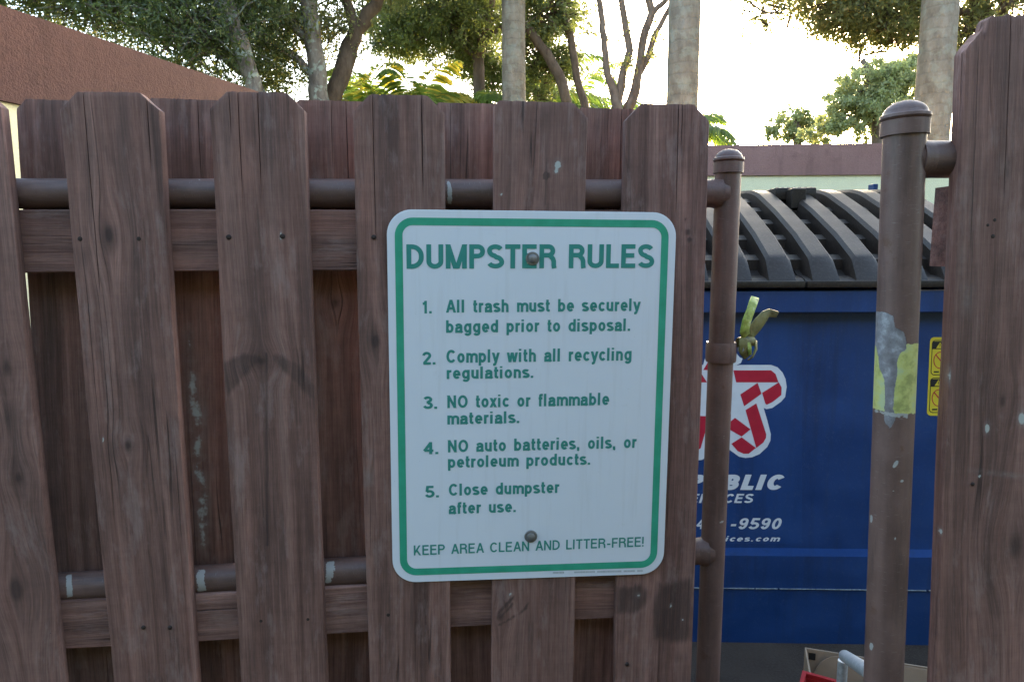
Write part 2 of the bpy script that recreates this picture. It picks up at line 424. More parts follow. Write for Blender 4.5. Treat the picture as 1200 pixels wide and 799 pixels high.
def fbm1(x, seed, f0=3, octs=4):
    r = np.random.default_rng(seed); y = np.zeros_like(x); a = 1
    for k in range(octs):
        y += a * np.sin(2 * math.pi * f0 * x * (1.9 ** k) + r.uniform(0, 6.28)) * r.uniform(.6, 1); a *= .5
    return y
def board(parent, M, yy, L, R, ztop, zbot=.06, th=.019, cham=(.027, .027), seed=1, knots=(), marks=(), nails=(), toprag=.0004, res=.0032, notch=()):
    """L, R: ((px, py) upper, (px, py) lower) edge points on the photo; front face on local plane y = yy"""
    q = [loc_at(M, *p, yy) for p in (*L, *R)]
    def xat(a, b, z): return a[0] + (b[0] - a[0]) * (z - a[1]) / (b[1] - a[1])
    zm = ztop / 2
    xl0, xr0 = xat(q[0], q[1], 0), xat(q[2], q[3], 0); xl1, xr1 = xat(q[0], q[1], ztop), xat(q[2], q[3], ztop)
    cx0, cx1 = (xl0 + xr0) / 2, (xl1 + xr1) / 2; wd0, wd1 = xr0 - xl0, xr1 - xl1
    wd = (wd0 + wd1) / 2; H = ztop - zbot
    nx = max(8, int(wd / res)); nz = max(20, int(H / (res * 1.5)))
    u = np.concatenate([[-.5, -.5 + .0011 / wd], np.linspace(-.5, .5, nx)[1:-1], [.5 - .0011 / wd, .5]]); nu = len(u)
    v = np.linspace(0, 1, nz)
    rc = np.random.default_rng(seed + 500); crk = []
    for _ in range(rc.integers(2, 4)):
        x0 = rc.uniform(-.42, .42); top = rc.random() < .7
        crk.append((x0, 1 - rc.uniform(.03, .22) if top else rc.uniform(.25, .7), 1.02 if top else None))
    crk = [(a, b_, c_ if c_ else b_ + rc.uniform(.05, .2)) for a, b_, c_ in crk]
    du = .0008 / wd
    for a, _, _ in crk:
        u = u[np.abs(u - a) > .0022 / wd]; u = np.concatenate([u, [a - du, a, a + du]])
    u = np.sort(u); nu = len(u)
    U, V = np.meshgrid(u, v)
    de = (np.abs(U) * -1 + .5) * wd
    c = np.where(U < 0, cham[0], cham[1])
    zt = H - np.maximum(0, c - de) * 1.0 + fbm1(U + seed, seed, 6) * toprag
    for nxp, nd, nw in notch: zt -= nd * np.exp(-((U * wd - nxp) / nw) ** 2)
    Z = V * zt
    wdz = wd0 + (wd1 - wd0) * (Z + zbot) / ztop
    wob = fbm1(Z, seed + 1, .9, 5) * .0009
    wob2 = fbm1(Z, seed + 2, .8, 5) * .0009
    X = U * wdz + np.where(U < 0, wob, wob2) * np.abs(2 * U)
    Y = fbm1(U * .5, seed + 4, .8, 2) * .0006 + fbm1(Z, seed + 5, .5, 3) * .0012 + np.where(np.abs(U) > .4999, .0011, 0) + np.where(V > .9999, .001, 0)
    crm = np.zeros_like(X)
    for a, v0, v1 in crk:
        on = (np.abs(U - a) < 1e-6) & (V > v0) & (V < v1)
        fade = np.clip((V - v0) / .04, 0, 1) * np.clip((v1 - V) / .04, 0, 1)
        Y += np.where(on, .003 * fade, 0); crm = np.maximum(crm, np.where(on, fade, 0))
        X += np.where(np.abs(U - a) < 3 * du, fbm1(Z, int(seed * 7 + a * 1000) % 9999, 1.5, 4) * .0006, 0)
    # knots bend the grain
    gu = X.copy() + fbm1(Z, seed + 6, .35, 3) * .006; kd = np.zeros_like(X)
    # world positions for marks
    lean = math.atan2(cx1 - cx0, ztop)
    cxb = cx0 + (cx1 - cx0) * zbot / ztop
    o_loc = Vector((cxb, yy, zbot))
    ML = M @ Matrix.Translation(o_loc) @ Matrix.Rotation(lean, 4, 'Y')
    Pl = np.stack([X, Y, Z], -1).reshape(-1, 3)
    Rm = np.array(ML.to_3x3()); Pw = Pl @ Rm.T + np.array(ML.translation)
    px = proj(Pw)
    MLi = ML.inverted()
    for (kx, ky, kr, kz) in knots:            # pixel position, radii in metres
        oo = MLi @ CAM; dd = MLi.to_3x3() @ ray(kx, ky); t = -oo.y / dd.y; kp = oo + dd * t
        E = np.exp(-(((X - kp.x) / kr) ** 2 + ((Z - kp.z) / kz) ** 2))
        gu -= .82 * (X - kp.x) * np.exp(-(((X - kp.x) / (kr * 1.6)) ** 2 + ((Z - kp.z) / (kz * 1.5)) ** 2))
        r2 = ((X - kp.x) / (kr * .42)) ** 2 + ((Z - kp.z) / (kz * .36)) ** 2
        kd = np.maximum(kd, np.exp(-r2)); kd = np.maximum(kd, .42 * E)
    n = nu * nz; vs = Pl.tolist()
    idx = np.arange(n).reshape(nz, nu)
    fs = np.stack([idx[:-1, :-1], idx[:-1, 1:], idx[1:, 1:], idx[1:, :-1]], -1).reshape(-1, 4).tolist()
    bd = list(idx[0, :]) + list(idx[1:, -1]) + list(idx[-1, -2::-1]) + list(idx[-2:0:-1, 0])
    bd = [int(i) for i in bd]
    base = len(vs)
    for k, i in enumerate(bd): vs.append((vs[i][0], th, vs[i][2]))
    m_ = len(bd)
    for k in range(m_): fs.append((bd[(k + 1) % m_], bd[k], base + k, base + (k + 1) % m_))
    fs.append(tuple(base + k for k in range(m_))[::-1])
    me = bpy.data.meshes.new('board'); me.from_pydata(vs, [], fs); me.update()
    allP = np.array(vs); Pw = allP @ Rm.T + np.array(ML.translation)
    mk = list(marks); set_mark(me, Pw, mk)
    a = me.attributes['mark']; A = np.zeros(len(vs) * 4); a.data.foreach_get('color', A); A = A.reshape(-1, 4)
    A[:n, 2] = np.maximum(A[:n, 2], kd.ravel()); A[:n, 0] = np.maximum(A[:n, 0], crm.ravel() * 1.1); a.data.foreach_set('color', A.ravel())
    gv = np.zeros((len(vs), 3)); gv[:n, 0] = gu.ravel(); gv[:n, 2] = Z.ravel(); gv[n:, 0] = gu.ravel()[bd]; gv[n:, 1] = th; gv[n:, 2] = allP[n:, 2]
    gv += np.array([seed * 1.37 % 9, seed * .71 % 5, seed * 2.3 % 11])
    g = me.attributes.new('grain', 'FLOAT_VECTOR', 'POINT'); g.data.foreach_set('vector', gv.ravel())
    o = link('board', me, WOOD, parent, loc=o_loc, rot=(0, lean, 0)); smooth_me(me, 40)
    if nails:
        for (nx_, ny_, nr) in nails:
            oo = MLi @ CAM; dd = MLi.to_3x3() @ ray(nx_, ny_); t = -oo.y / dd.y; kp = oo + dd * t
            bm = bmesh.new(); lathe(bm, [(0, .0012), (nr * .7, .001), (nr, .0002), (nr * 1.02, -.004)], 14)
            bmesh.ops.rotate(bm, verts=bm.verts, matrix=Matrix.Rotation(rad(90), 3, 'X'))
            frombm('nail', bm, NAIL, o, smooth=60, loc=(kp.x, -.0002, kp.z))
    return o
def rail(parent, M, yy, L, R, hgt, seed, x0=None, x1=None, th=.038, marks=()):
    """horizontal 2x4; L and R are pixels on its top front edge; spans local x0..x1"""
    a = loc_at(M, *L, yy); b = loc_at(M, *R, yy); sl = math.atan2(b[1] - a[1], b[0] - a[0])
    def zz(x): return a[1] + (x - a[0]) * math.tan(sl)
    n = int((x1 - x0) / .006); xs = np.linspace(0, x1 - x0, n); rows = 18
    v = np.concatenate([[0, .02], np.linspace(0, 1, rows)[1:-1], [.98, 1]])
    XX, VV = np.meshgrid(xs, v); ZZ = (VV - 1) * hgt + fbm1(XX, seed, .7, 4) * .0008
    YY = np.where((VV < .001) | (VV > .999), .0018, 0) + fbm1(VV * .4, seed + 1, 1, 2) * .0005
    Pl = np.stack([XX, YY, ZZ], -1).reshape(-1, 3); nr = len(v); vs = Pl.tolist(); idx = np.arange(nr * n).reshape(nr, n)
    fs = np.stack([idx[:-1, :-1], idx[:-1, 1:], idx[1:, 1:], idx[1:, :-1]], -1).reshape(-1, 4).tolist()
    bd = [int(i) for i in list(idx[0, :]) + list(idx[1:, -1]) + list(idx[-1, -2::-1]) + list(idx[-2:0:-1, 0])]; base = len(vs); m_ = len(bd)
    for i in bd: vs.append((vs[i][0], th, vs[i][2]))
    for k in range(m_): fs.append((bd[(k + 1) % m_], bd[k], base + k, base + (k + 1) % m_))
    fs.append(tuple(base + k for k in range(m_))[::-1])
    me = bpy.data.meshes.new('rail'); me.from_pydata(vs, [], fs); me.update()
    P = np.array(vs); loc = Vector((x0, yy, zz(x0)))
    ML = M @ Matrix.Translation(loc) @ Matrix.Rotation(-sl, 4, 'Y')
    set_mark(me, P @ np.array(ML.to_3x3()).T + np.array(ML.translation), marks)
    gv = np.stack([P[:, 2] + fbm1(P[:, 0], seed + 3, .5, 3) * .006, P[:, 1], P[:, 0]], 1) + seed * 1.7
    g = me.attributes.new('grain', 'FLOAT_VECTOR', 'POINT'); g.data.foreach_set('vector', gv.ravel())
    smooth_me(me, 40)
    return link('rail', me, WOOD, parent, loc=loc, rot=(0, -sl, 0))
def pipe(name, parent, M, A, B, r, marks=(), n=48, seg=.004):
    """straight pipe between local points A and B, dense enough to carry its paint marks"""
    A, B = Vector(A), Vector(B); d = B - A; Ln = d.length; k = max(2, int(Ln / seg))
    q = Vector((0, 0, 1)).rotation_difference(d.normalized())
    bm = bmesh.new(); lathe(bm, [(r, Ln * i / k) for i in range(k + 1)], n)
    me = bpy.data.meshes.new(name); bm.to_mesh(me); bm.free()
    P = np.array([v.co[:] for v in me.vertices]); ML = M @ Matrix.Translation(A) @ q.to_matrix().to_4x4()
    set_mark(me, P @ np.array(ML.to_3x3()).T + np.array(ML.translation), marks)
    o = link(name, me, PIPE, parent, loc=A); o.rotation_mode = 'QUATERNION'; o.rotation_quaternion = q
    smooth_me(me, 60); return o
def dome_cap(parent, r, z):
    bm = bmesh.new()
    pr = [(r + .0005, -.012), (r + .0035, -.012), (r + .0035, .006), (r + .0015, .007), (r + .0045, .010), (r + .004, .0135)]
    pr += [(r * 1.05 * math.cos(t), .0135 + r * .72 * math.sin(t)) for t in np.linspace(.12, math.pi / 2, 9)]
    pr[-1] = (0, pr[-1][1]); lathe(bm, pr, 40)
    return frombm('cap', bm, PIPE, parent, smooth=40, loc=(0, 0, z))

# distance of the left leaf: the sign on it is 18 x 24 inches
DG = 1.150
gate, GM = gate_frame(DG, GA)
tag(gate, 'shut brown timber gate leaf of dog-eared boards that carries the rules sign', 'gate')
FY, BY = 0.0, .068
DARK, WHT, KN = 0, 1, 2
ZT = {}
def ztop_of(px, py, yy, M=None): return loc_at(M or GM, px, py, yy)[1]
# front boards ------------------------------------------------------------
board(gate, GM, FY, ((-108, 123), (-35, 799)), ((0, 123), (73, 799)), ztop_of(-40, 104, FY), seed=11, nails=[(60, 741, .0035)],
      knots=[(8, 430, .02, .05), (20, 690, .035, .07), (-40, 300, .02, .05), (22, 560, .018, .03)], marks=[(0, 'e', (10, 490, 9, 22), .65), (0, 'e', (40, 690, 26, 50), .5)])
board(gate, GM, FY, ((69, 125), (133, 799)), ((186, 130), (231, 799)), ztop_of(130, 108, FY), seed=12, res=.0028,
      nails=[(94, 280, .0042), (163, 280, .0042), (168, 735, .0036), (199, 735, .0036)],
      knots=[(128, 275, .018, .045), (150, 522, .013, .025)],
      marks=[(0, 'e', (128, 278, 13, 18), .62), (0, 'e', (166, 305, 12, 16), .4), (0, 'e', (145, 150, 9, 60), .45), (0, 'e', (104, 200, 6, 70), .42), (0, 'e', (98, 300, 7, 14), .45), (0, 'e', (132, 528, 6, 22), .5), (0, 'e', (150, 522, 5, 8), .6), (1, 'e', (121, 515, 1.2, 3), 1)])
board(gate, GM, FY, ((245, 125), (283, 799)), ((357, 130), (382, 799)), ztop_of(300, 108, FY), seed=13, res=.0024,
      nails=[(268, 278, .0042), (331, 277, .0042), (306, 727, .0036), (361, 725, .0036)],
      knots=[(306, 423, .022, .020)],
      marks=[(0, 'p', ([(260, 425), (285, 414), (305, 416), (309, 422), (300, 427), (266, 466), (262, 455)], 3), .66),
             (0, 'p', ([(370, 452), (348, 424), (322, 414), (316, 420), (330, 432), (371, 475)], 3), .66),
             (0, 'p', ([(311, 412), (314, 412), (315, 640), (311, 640)], 1.2), .75),
             (0, 'e', (295, 150, 16, 30), .42), (0, 'e', (330, 640, 4, 50), .45), (0, 'e', (345, 200, 3, 60), .4),
             (1, 'e', (329, 277, 1.6, 6), 1.1), (0, 'e', (350, 480, 6, 30), .35)])
board(gate, GM, FY, ((413, 130), (433, 799)), ((521, 132), (528, 799)), ztop_of(470, 111, FY), seed=14,
      nails=[(455, 720, .0036), (510, 718, .0036), (438, 278, .004)], knots=[(440, 400, .018, .04)],
      marks=[(0, 'e', (460, 150, 10, 45), .45), (0, 'e', (436, 395, 10, 25), .55), (1, 'e', (432, 560, 7, 12), .42), (0, 'e', (480, 730, 6, 40), .35)])
board(gate, GM, FY, ((579, 160), (575.5, 799)), ((688, 160), (671, 799)), ztop_of(630, 119, FY), seed=15, cham=(.008, .024),
      nails=[(648, 716, .0036)], knots=[(586, 722, .016, .028), (640, 300, .02, .05)],
      marks=[(0, 'e', (640, 140, 24, 26), .5), (1, 'e', (654, 193, 5, 6), 1.15), (1, 'e', (652, 200, 3, 4), 1), (1, 'e', (587, 228, 1.5, 1.5), 1),
             (0, 'p', ([(583, 730), (590, 728), (611, 716), (620, 703), (617, 714), (604, 722), (588, 732), (583, 733)], 1.2), .95),
             (0, 'p', ([(583, 716), (602, 697), (603, 700), (585, 720), (584, 726), (582, 726)], 1.1), .9),
             (0, 'p', ([(586, 721), (600, 706), (602, 708), (588, 724)], 1.0), .8), (1, 'e', (598, 696, 2.5, 4, 40), .85),
             (0, 'p', ([(636.5, 202), (644.5, 202), (644.5, 209), (636.5, 209)], 1.3), 1.3), (0, 'p', ([(639, 160), (640.5, 160), (641, 240), (639.5, 240)], .9), .8),
             (0, 'e', (622, 745, 4, 30), .5), (0, 'e', (604, 770, 4, 24), .42)])
board(gate, GM, FY, ((732, 150), (721, 799)), ((832, 145), (810, 799)), ztop_of(780, 122, FY), seed=16,
      nails=[(735, 778, .004)], knots=[(700, 500, .01, .03)],
      marks=[(0, 'p', ([(724, 688), (752, 684), (760, 694), (758, 706), (750, 716), (738, 719), (722, 718)], 4), .82),
             (0, 'p', ([(772, 684), (812, 676), (812, 750), (790, 752), (766, 748), (764, 716), (768, 700)], 5), .78),
             (0, 'e', (795, 770, 14, 8), .42), (1, 'e', (786, 709, 1.5, 2), 1), (1, 'e', (800, 726, 2, 2), 1), (1, 'e', (748, 697, 3, 3), .7),
             (0, 'e', (803, 258, 2, 2), 1.2), (0, 'e', (806, 272, 3.2, 3.2), 1.3), (0, 'e', (808, 281, 3, 3), 1.3), (0, 'e', (750, 244, 2, 4), .9), (1, 'e', (736, 778, 1, 1), 0)])
# back boards ---------------------------------------------------------------
def bboard(pxt, pyt, pxb, ptop, wpx, seed, cham=(.017, .017), **k):
    return board(gate, GM, BY, ((pxt - wpx / 2, pyt), (pxb - wpx / 2 + (0 if 'wb' not in k else 0), 700)), ((pxt + wpx / 2, pyt), (pxb + wpx / 2, 700)), ztop_of(pxt, ptop, BY), seed=seed, cham=cham, res=.0045, **{a: b for a, b in k.items() if a != 'wb'})
bboard(-58, 140, -4, 112, 104, 21)
bboard(70.5, 140, 107, 117, 102, 22, marks=[(0, 'e', (50, 160, 14, 60), .3)])
bboard(217, 140, 241, 116, 100, 23, marks=[(1, 'p', ([(216, 385), (224, 380), (228, 400), (232, 440), (240, 480), (240, 520), (246, 600), (243, 650), (232, 640), (226, 560), (220, 480)], 7), .60), (0, 'e', (215, 240, 24, 14), .5)])
bboard(388, 140, 401, 118, 98, 24, knots=[(393, 355, .02, .03)], marks=[(1, 'p', ([(371, 370), (378, 375), (380, 470), (382, 560), (376, 560), (372, 470)], 6), .42)])
bboard(549, 140, 552, 121, 92, 25)
bboard(712, 140, 699, 127, 84, 26)
# rails and pipes -----------------------------------------------------------
RX0 = loc_at(GM, -130, 400, .02)[0]
RX1 = loc_at(GM, 818, 300, .02)[0]
rail(gate, GM, .0195, (50, 246), (395, 246), .100, 31, RX0, RX1)
rail(gate, GM, .0195, (95, 703), (400, 687), .089, 32, RX0, RX1 - .02)
PR = .0242
def pipe_line(p, q, yy):
    a = loc_at(GM, *p, yy); b = loc_at(GM, *q, yy); k = (b[1] - a[1]) / (b[0] - a[0]); return lambda x: a[1] + k * (x - a[0])
PYY = .0195 + PR
pz = pipe_line((50, 227), (705, 227), PYY); pz2 = pipe_line((95, 686), (400, 669), PYY)
# left leaf frame post
pc0 = loc_at(GM, 853.5, 200, PYY); pc1 = loc_at(GM, 829, 799, PYY)
kx = (pc1[0] - pc0[0]) / (pc1[1] - pc0[1])
def px_at(z): return pc0[0] + kx * (z - pc0[1])
ztp = loc_at(GM, 853, 195, PYY)[1]
pipe('pipe_rail', gate, GM, (RX0, PYY, pz(RX0)), (px_at(pz(.3)) - .004, PYY, pz(px_at(pz(.3)))), PR, n=40,
     marks=[(2, 'p', ([(523, 212), (528, 212), (531, 228), (529, 240), (524, 240)], 1.5), .8), (2, 'e', (234, 211, 3, 1.5), .7), (2, 'e', (563, 214, 3, 1), .7)])
pipe('pipe_rail', gate, GM, (RX0, PYY, pz2(RX0)), (px_at(pz2(.3)) - .004, PYY, pz2(px_at(pz2(.3)))), PR, n=40,
     marks=[(2, 'p', ([(77, 674), (84, 671), (86, 699), (78, 700)], 2), .85), (2, 'p', ([(229, 668), (242, 664), (240, 680), (243, 692), (230, 694)], 2.2), .72), (2, 'p', ([(382, 658), (392, 655), (394, 668), (388, 684), (380, 684)], 2.2), .72)])
post = pipe('frame_post', gate, GM, (px_at(.08), PYY, .08), (px_at(ztp), PYY, ztp), .0222, seg=.006,
            marks=[(2, 'e', (846, 612, 4, 3), .8), (2, 'e', (853, 690, 2, 9), .5), (2, 'e', (848, 510, 4, 14), .42)])
dome_cap(post, .0222, (Vector((px_at(ztp), PYY, ztp)) - Vector((px_at(.08), PYY, .08))).length)
# weld fillets where the rails meet the post
for zz in (pz(px_at(1.5)), pz2(px_at(.5))):
    bm = bmesh.new(); c = Vector((px_at(zz) - .021, PYY, zz))
    tube(bm, [c + Vector((-.012, 0, 0)), c, c + Vector((.006, 0, 0))], [PR, PR + .0015, PR + .004], 32)
    frombm('weld', bm, PIPE, gate, smooth=60)

# fork latch on the left post ------------------------------------------------
zc = loc_at(GM, 845, 412, PYY)[1]; xc = px_at(zc)
latch = empty('fork_latch', (xc, PYY, zc)); latch.parent = gate
bm = bmesh.new(); lathe(bm, [(.0226, -.017), (.0262, -.018), (.0272, -.014), (.0272, .014), (.0262, .018), (.0226, .017)], 40)
frombm('collar', bm, PIPE, latch, smooth=35)
def strap(name, parent, path, wd, th, mat, ax=(0, 1, 0)):
    """flat bar following path; wd along ax"""
    bm = bmesh.new(); path = [Vector(p) for p in path]; ax = Vector(ax); rings = []
    if not hasattr(wd, '__len__'): wd = [wd] * len(path)
    for i, p in enumerate(path):
        t = (path[min(i + 1, len(path) - 1)] - path[max(i - 1, 0)]).normalized(); nrm = t.cross(ax).normalized()
        sd_ = nrm.cross(t).normalized()
        w_ = wd[i] / 2
        rings.append([bm.verts.new(p + sd_ * (a * w_) + nrm * (b_ * th / 2)) for a, b_ in ((-1, -1), (1, -1), (1, 1), (-1, 1))])
    for A, B in zip(rings, rings[1:]):
        for k in range(4): bm.faces.new((A[k], A[(k + 1) % 4], B[(k + 1) % 4], B[k]))
    bm.faces.new(rings[0][::-1]); bm.faces.new(rings[-1])
    bmesh.ops.recalc_face_normals(bm, faces=bm.faces)
    bmesh.ops.bevel(bm, geom=[e for e in bm.edges], offset=th * .22, segments=1, affect='EDGES')
    return frombm(name, bm, mat, parent, smooth=45)
LM = GM @ Matrix.Translation((xc, PYY, zc))
def lp(px, py, yy=0.0):
    Mi = LM.inverted(); o = Mi @ CAM; d = Mi.to_3x3() @ ray(px, py); t = (yy - o.y) / d.y; return o + d * t
strap('prong', latch, [lp(874, 394, -.008), lp(872.5, 387, -.018), lp(875, 376, -.020), lp(879.5, 364, -.014), lp(882.5, 355, -.008), lp(885, 348.5, .006)],
      [.018, .023, .021, .0175, .016, .014], .0035, LATCH, ax=Vector((1, .45, .28)))
strap('prong', latch, [lp(876, 397, .0), lp(880, 390, .002), lp(888, 380, .006), lp(896, 370, .012), lp(901, 366.5, .016), lp(911, 368.5, .020)],
      [.020, .024, .026, .021, .016, .012], .0035, OLIVE, ax=Vector((.8, .35, -.6)))
bm = bmesh.new(); tube(bm, [lp(866, 402, -.006), lp(874, 400, .0), lp(882, 400, .004)], [.010, .011, .009], 16)
frombm('hinge_barrel', bm, OLIVE, latch, smooth=50)
strap('hook_plate', latch, [lp(871, 396, -.012), lp(871, 404, -.016), lp(871.5, 412, -.015), lp(875, 419, -.010)], [.016, .019, .018, .010], .0035, OLIVE, ax=Vector((1, .3, 0)))
strap('hook_plate', latch, [lp(880, 396, .004), lp(885.5, 401, .0), lp(886, 409, -.002), lp(882, 418, -.006), lp(877, 421.5, -.008)], [.016, .015, .013, .012, .009], .003, OLIVE, ax=Vector((.6, .8, .1)))
strap('hook_plate', latch, [lp(877, 401, -.012), lp(878.5, 408, -.015), lp(879, 416, -.013)], [.007, .008, .006], .003, LATCH, ax=Vector((1, .3, 0)))
bm = bmesh.new(); tube(bm, [lp(868, 409, -.016), lp(868.5, 409, .004)], [.0065, .0065], 6); frombm('bolt', bm, STEEL, latch)

# ------------------------------------------------------------------ right leaf (stands open, closer)
DR, RA = .845, rad(3.0)
gr, RM = gate_frame(DR, RA)
tag(gr, 'brown timber gate leaf with a thicker capped post marked by a worn yellow patch', 'gate')
board(gr, RM, 0, ((1130, 70), (1097, 799)), ((1258, 70), (1236, 799)), ztop_of(1180, 15, 0, RM), seed=41, cham=(.040, .02), res=.0024, notch=[(-.056, .014, .0022)], toprag=.0012,
      nails=[(1157, 264, .0025), (1165, 258, .003), (1163, 277, .0036), (1140, 567, .0026)],
      knots=[(1175, 470, .012, .03), (1190, 640, .03, .06)],
      marks=[(1, 'e', (1157, 502, 3.5, 7), 1.1), (1, 'e', (1198, 490, 6, 9), .95), (1, 'e', (1148, 558, 2.2, 2), 1.1), (1, 'e', (1102, 623, 3, 5), 1), (1, 'e', (1098, 608, 1.5, 8), .7),
             (1, 'e', (1132, 345, 9, 26), .40), (1, 'e', (1113, 440, 2.2, 12), .62), (1, 'e', (1128, 310, 6, 30), .34), (1, 'e', (1175, 210, 12, 30), .25),
             (0, 'p', ([(1141, 50), (1143, 50), (1140, 330), (1136, 560), (1134, 799), (1132, 799), (1134, 560), (1138, 330)], 1.3), .7),
             (0, 'e', (1122, 470, 12, 90), .42), (0, 'e', (1110, 720, 6, 90), .4), (0, 'e', (1180, 202, 3, 9), .55), (0, 'e', (1182, 190, 2, 6), .5), (1, 'p', ([(1134, 548), (1200, 556), (1200, 562), (1134, 552)], 3), .45)])
for k, s0 in enumerate((1262, 1392)):
    board(gr, RM, 0 if k else .068, ((s0, 70), (s0 - 16 - 14 * k, 799)), ((s0 + 128, 70), (s0 + 108 - 20 * k, 799)), ztop_of(1180, 20, 0, RM), seed=43 + k, res=.006)
RPY = .030
prc0 = loc_at(RM, 1060, 160, RPY); prc1 = loc_at(RM, 1035, 799, RPY); krx = (prc1[0] - prc0[0]) / (prc1[1] - prc0[1])
def prx(z): return prc0[0] + krx * (z - prc0[1])
zt2 = loc_at(RM, 1060, 148, RPY)[1]
RR = .0252
rpost = pipe('frame_post', gr, RM, (prx(.06), RPY, .06), (prx(zt2), RPY, zt2), RR, n=72, seg=.0035, marks=[
    (0, 'p', ([(1024, 364), (1038, 366), (1047, 371), (1049, 383), (1058, 388), (1062, 398), (1062, 409), (1055, 414), (1051, 425), (1052, 440), (1048, 455), (1047, 478), (1050, 490), (1044, 502), (1036, 495), (1037, 470), (1036, 445), (1031, 432), (1029, 418), (1026, 405), (1024, 402)], 2.5), 1.0),
    (1, 'p', ([(1021, 404), (1033, 404), (1080, 402), (1077, 484), (1060, 487), (1040, 484), (1020, 478)], 2.5), .82),
    (2, 'p', ([(1022, 478), (1035, 480), (1060, 483), (1070, 484), (1062, 492), (1045, 489), (1024, 484)], 2), .62),
    (2, 'e', (1050, 543, 3, 7, 30), .95), (2, 'e', (1057, 563, 2.2, 2), .9), (2, 'e', (1047, 575, 3, 2), .6), (2, 'e', (1021, 608, 2, 7), .9),
    (2, 'e', (1049, 630, 2.5, 4), .65), (2, 'e', (1021, 757, 3, 6), .9), (2, 'e', (1055, 338, 2, 2), .8), (0, 'e', (1042, 510, 10, 10), .45)])
dome_cap(rpost, RR, (Vector((prx(zt2), RPY, zt2)) - Vector((prx(.06), RPY, .06))).length)
za = loc_at(RM, 1100, 187, RPY)[1]
pipe('pipe_rail', gr, RM, (prx(za) + .01, RPY, za), (prx(za) + .55, RPY, za), .0235, n=40)
bm = bmesh.new(); c = Vector((prx(za) + .024, RPY, za)); tube(bm, [c + Vector((-.010, 0, 0)), c + Vector((.0, 0, 0)), c + Vector((.014, 0, 0))], [.0262, .0245, .0226], 32)
frombm('weld', bm, PIPE, gr, smooth=60)
zl = .45
pipe('pipe_rail', gr, RM, (prx(zl) + .01, RPY, zl), (prx(zl) + .55, RPY, zl), .0245, n=32, seg=.02)
rx = loc_at(RM, 1096, 260, .0195)[0]
rail(gr, RM, .0195, (1096, 217), (1160, 217), .104, 51, rx + .024, rx + .45, th=.04)
rail(gr, RM, .0195, (1150, 640), (1190, 640), .089, 52, rx + .07, rx + .45)

# ------------------------------------------------------------------ the sign
SM = GM @ Matrix.Translation((0, -.0045, 0))
def sp(px, py): return Vector(loc_at(GM, px, py, -.0045))
c4 = [sp(450.5, 246), sp(792, 248.5), sp(778.5, 672.5), sp(462.5, 682)]
cen = sum(c4, Vector((0, 0))) / 4
ex = ((c4[1] - c4[0]) + (c4[2] - c4[3])).normalized(); ez = Vector((-ex.y, ex.x))
SW = ((c4[1] - c4[0]).length + (c4[2] - c4[3]).length) / 2; SH = ((c4[0] - c4[3]).length + (c4[1] - c4[2]).length) / 2
srot = math.atan2(ex.y, ex.x)
print('SIGN', SW, SH, SW / SH, [tuple(round(x, 4) for x in v) for v in c4])
sign = empty('rules_sign', label='white metal dumpster rules sign with green border and green lettering', cat='sign')
sign.matrix_world = SM @ Matrix.Translation((cen.x, 0, cen.y)) @ Matrix.Rotation(-srot, 4, 'Y')
def suv(px, py):
    d = sp(px, py) - cen; return d.dot(ex), d.dot(ez)
def rrect(w_, h_, r, n=10):
    pts = []
    for cx_, cy_, a0 in ((w_ / 2 - r, h_ / 2 - r, 0), (-w_ / 2 + r, h_ / 2 - r, 90), (-w_ / 2 + r, -h_ / 2 + r, 180), (w_ / 2 - r, -h_ / 2 + r, 270)):
        for k in range(n + 1):
            a = rad(a0 + 90 * k / n); pts.append((cx_ + r * math.cos(a), cy_ + r * math.sin(a)))
    return pts
bm = bmesh.new()
ring = rrect(SW, SH, .041)
vs = []
for off, yy in ((0, .002), (0, .0004), (.0005, 0)):
    f = [(x * (1 - 2 * off / SW), yy, z * (1 - 2 * off / SH)) for x, z in ring]; vs.append([bm.verts.new(p) for p in f])
nn_ = len(ring)
for A, B in zip(vs, vs[1:]):
    for k in range(nn_): bm.faces.new((A[k], A[(k + 1) % nn_], B[(k + 1) % nn_], B[k]))
bm.faces.new(vs[0]); bm.faces.new(vs[-1][::-1]); bmesh.ops.recalc_face_normals(bm, faces=bm.faces)
frombm('plate', bm, SIGNW, sign)
bm = bmesh.new(); bi, bw = .0128, .0125
o_ = rrect(SW - 2 * bi, SH - 2 * bi, .0295); i_ = rrect(SW - 2 * (bi + bw), SH - 2 * (bi + bw), .0165)
vo = [bm.verts.new((x, -.0003, z)) for x, z in o_]; vi = [bm.verts.new((x, -.0003, z)) for x, z in i_]
for k in range(nn_): bm.faces.new((vo[k], vi[k], vi[(k + 1) % nn_], vo[(k + 1) % nn_]))
frombm('border', bm, GREEN, sign)
for (bx, by) in ((624, 303), (622, 628)):
    u_, v_ = suv(bx, by); bm = bmesh.new()
    lathe(bm, [(0, .0066), (.0035, .0064), (.0066, .0050), (.0074, .0024), (.0076, .0016), (.0106, .0014), (.0114, .0004), (.0114, -.0005)], 28)
    bmesh.ops.rotate(bm, verts=bm.verts, matrix=Matrix.Rotation(rad(90), 3, 'X'))
    frombm('bolt', bm, STEEL, sign, smooth=30, loc=(u_, -.0006, v_))

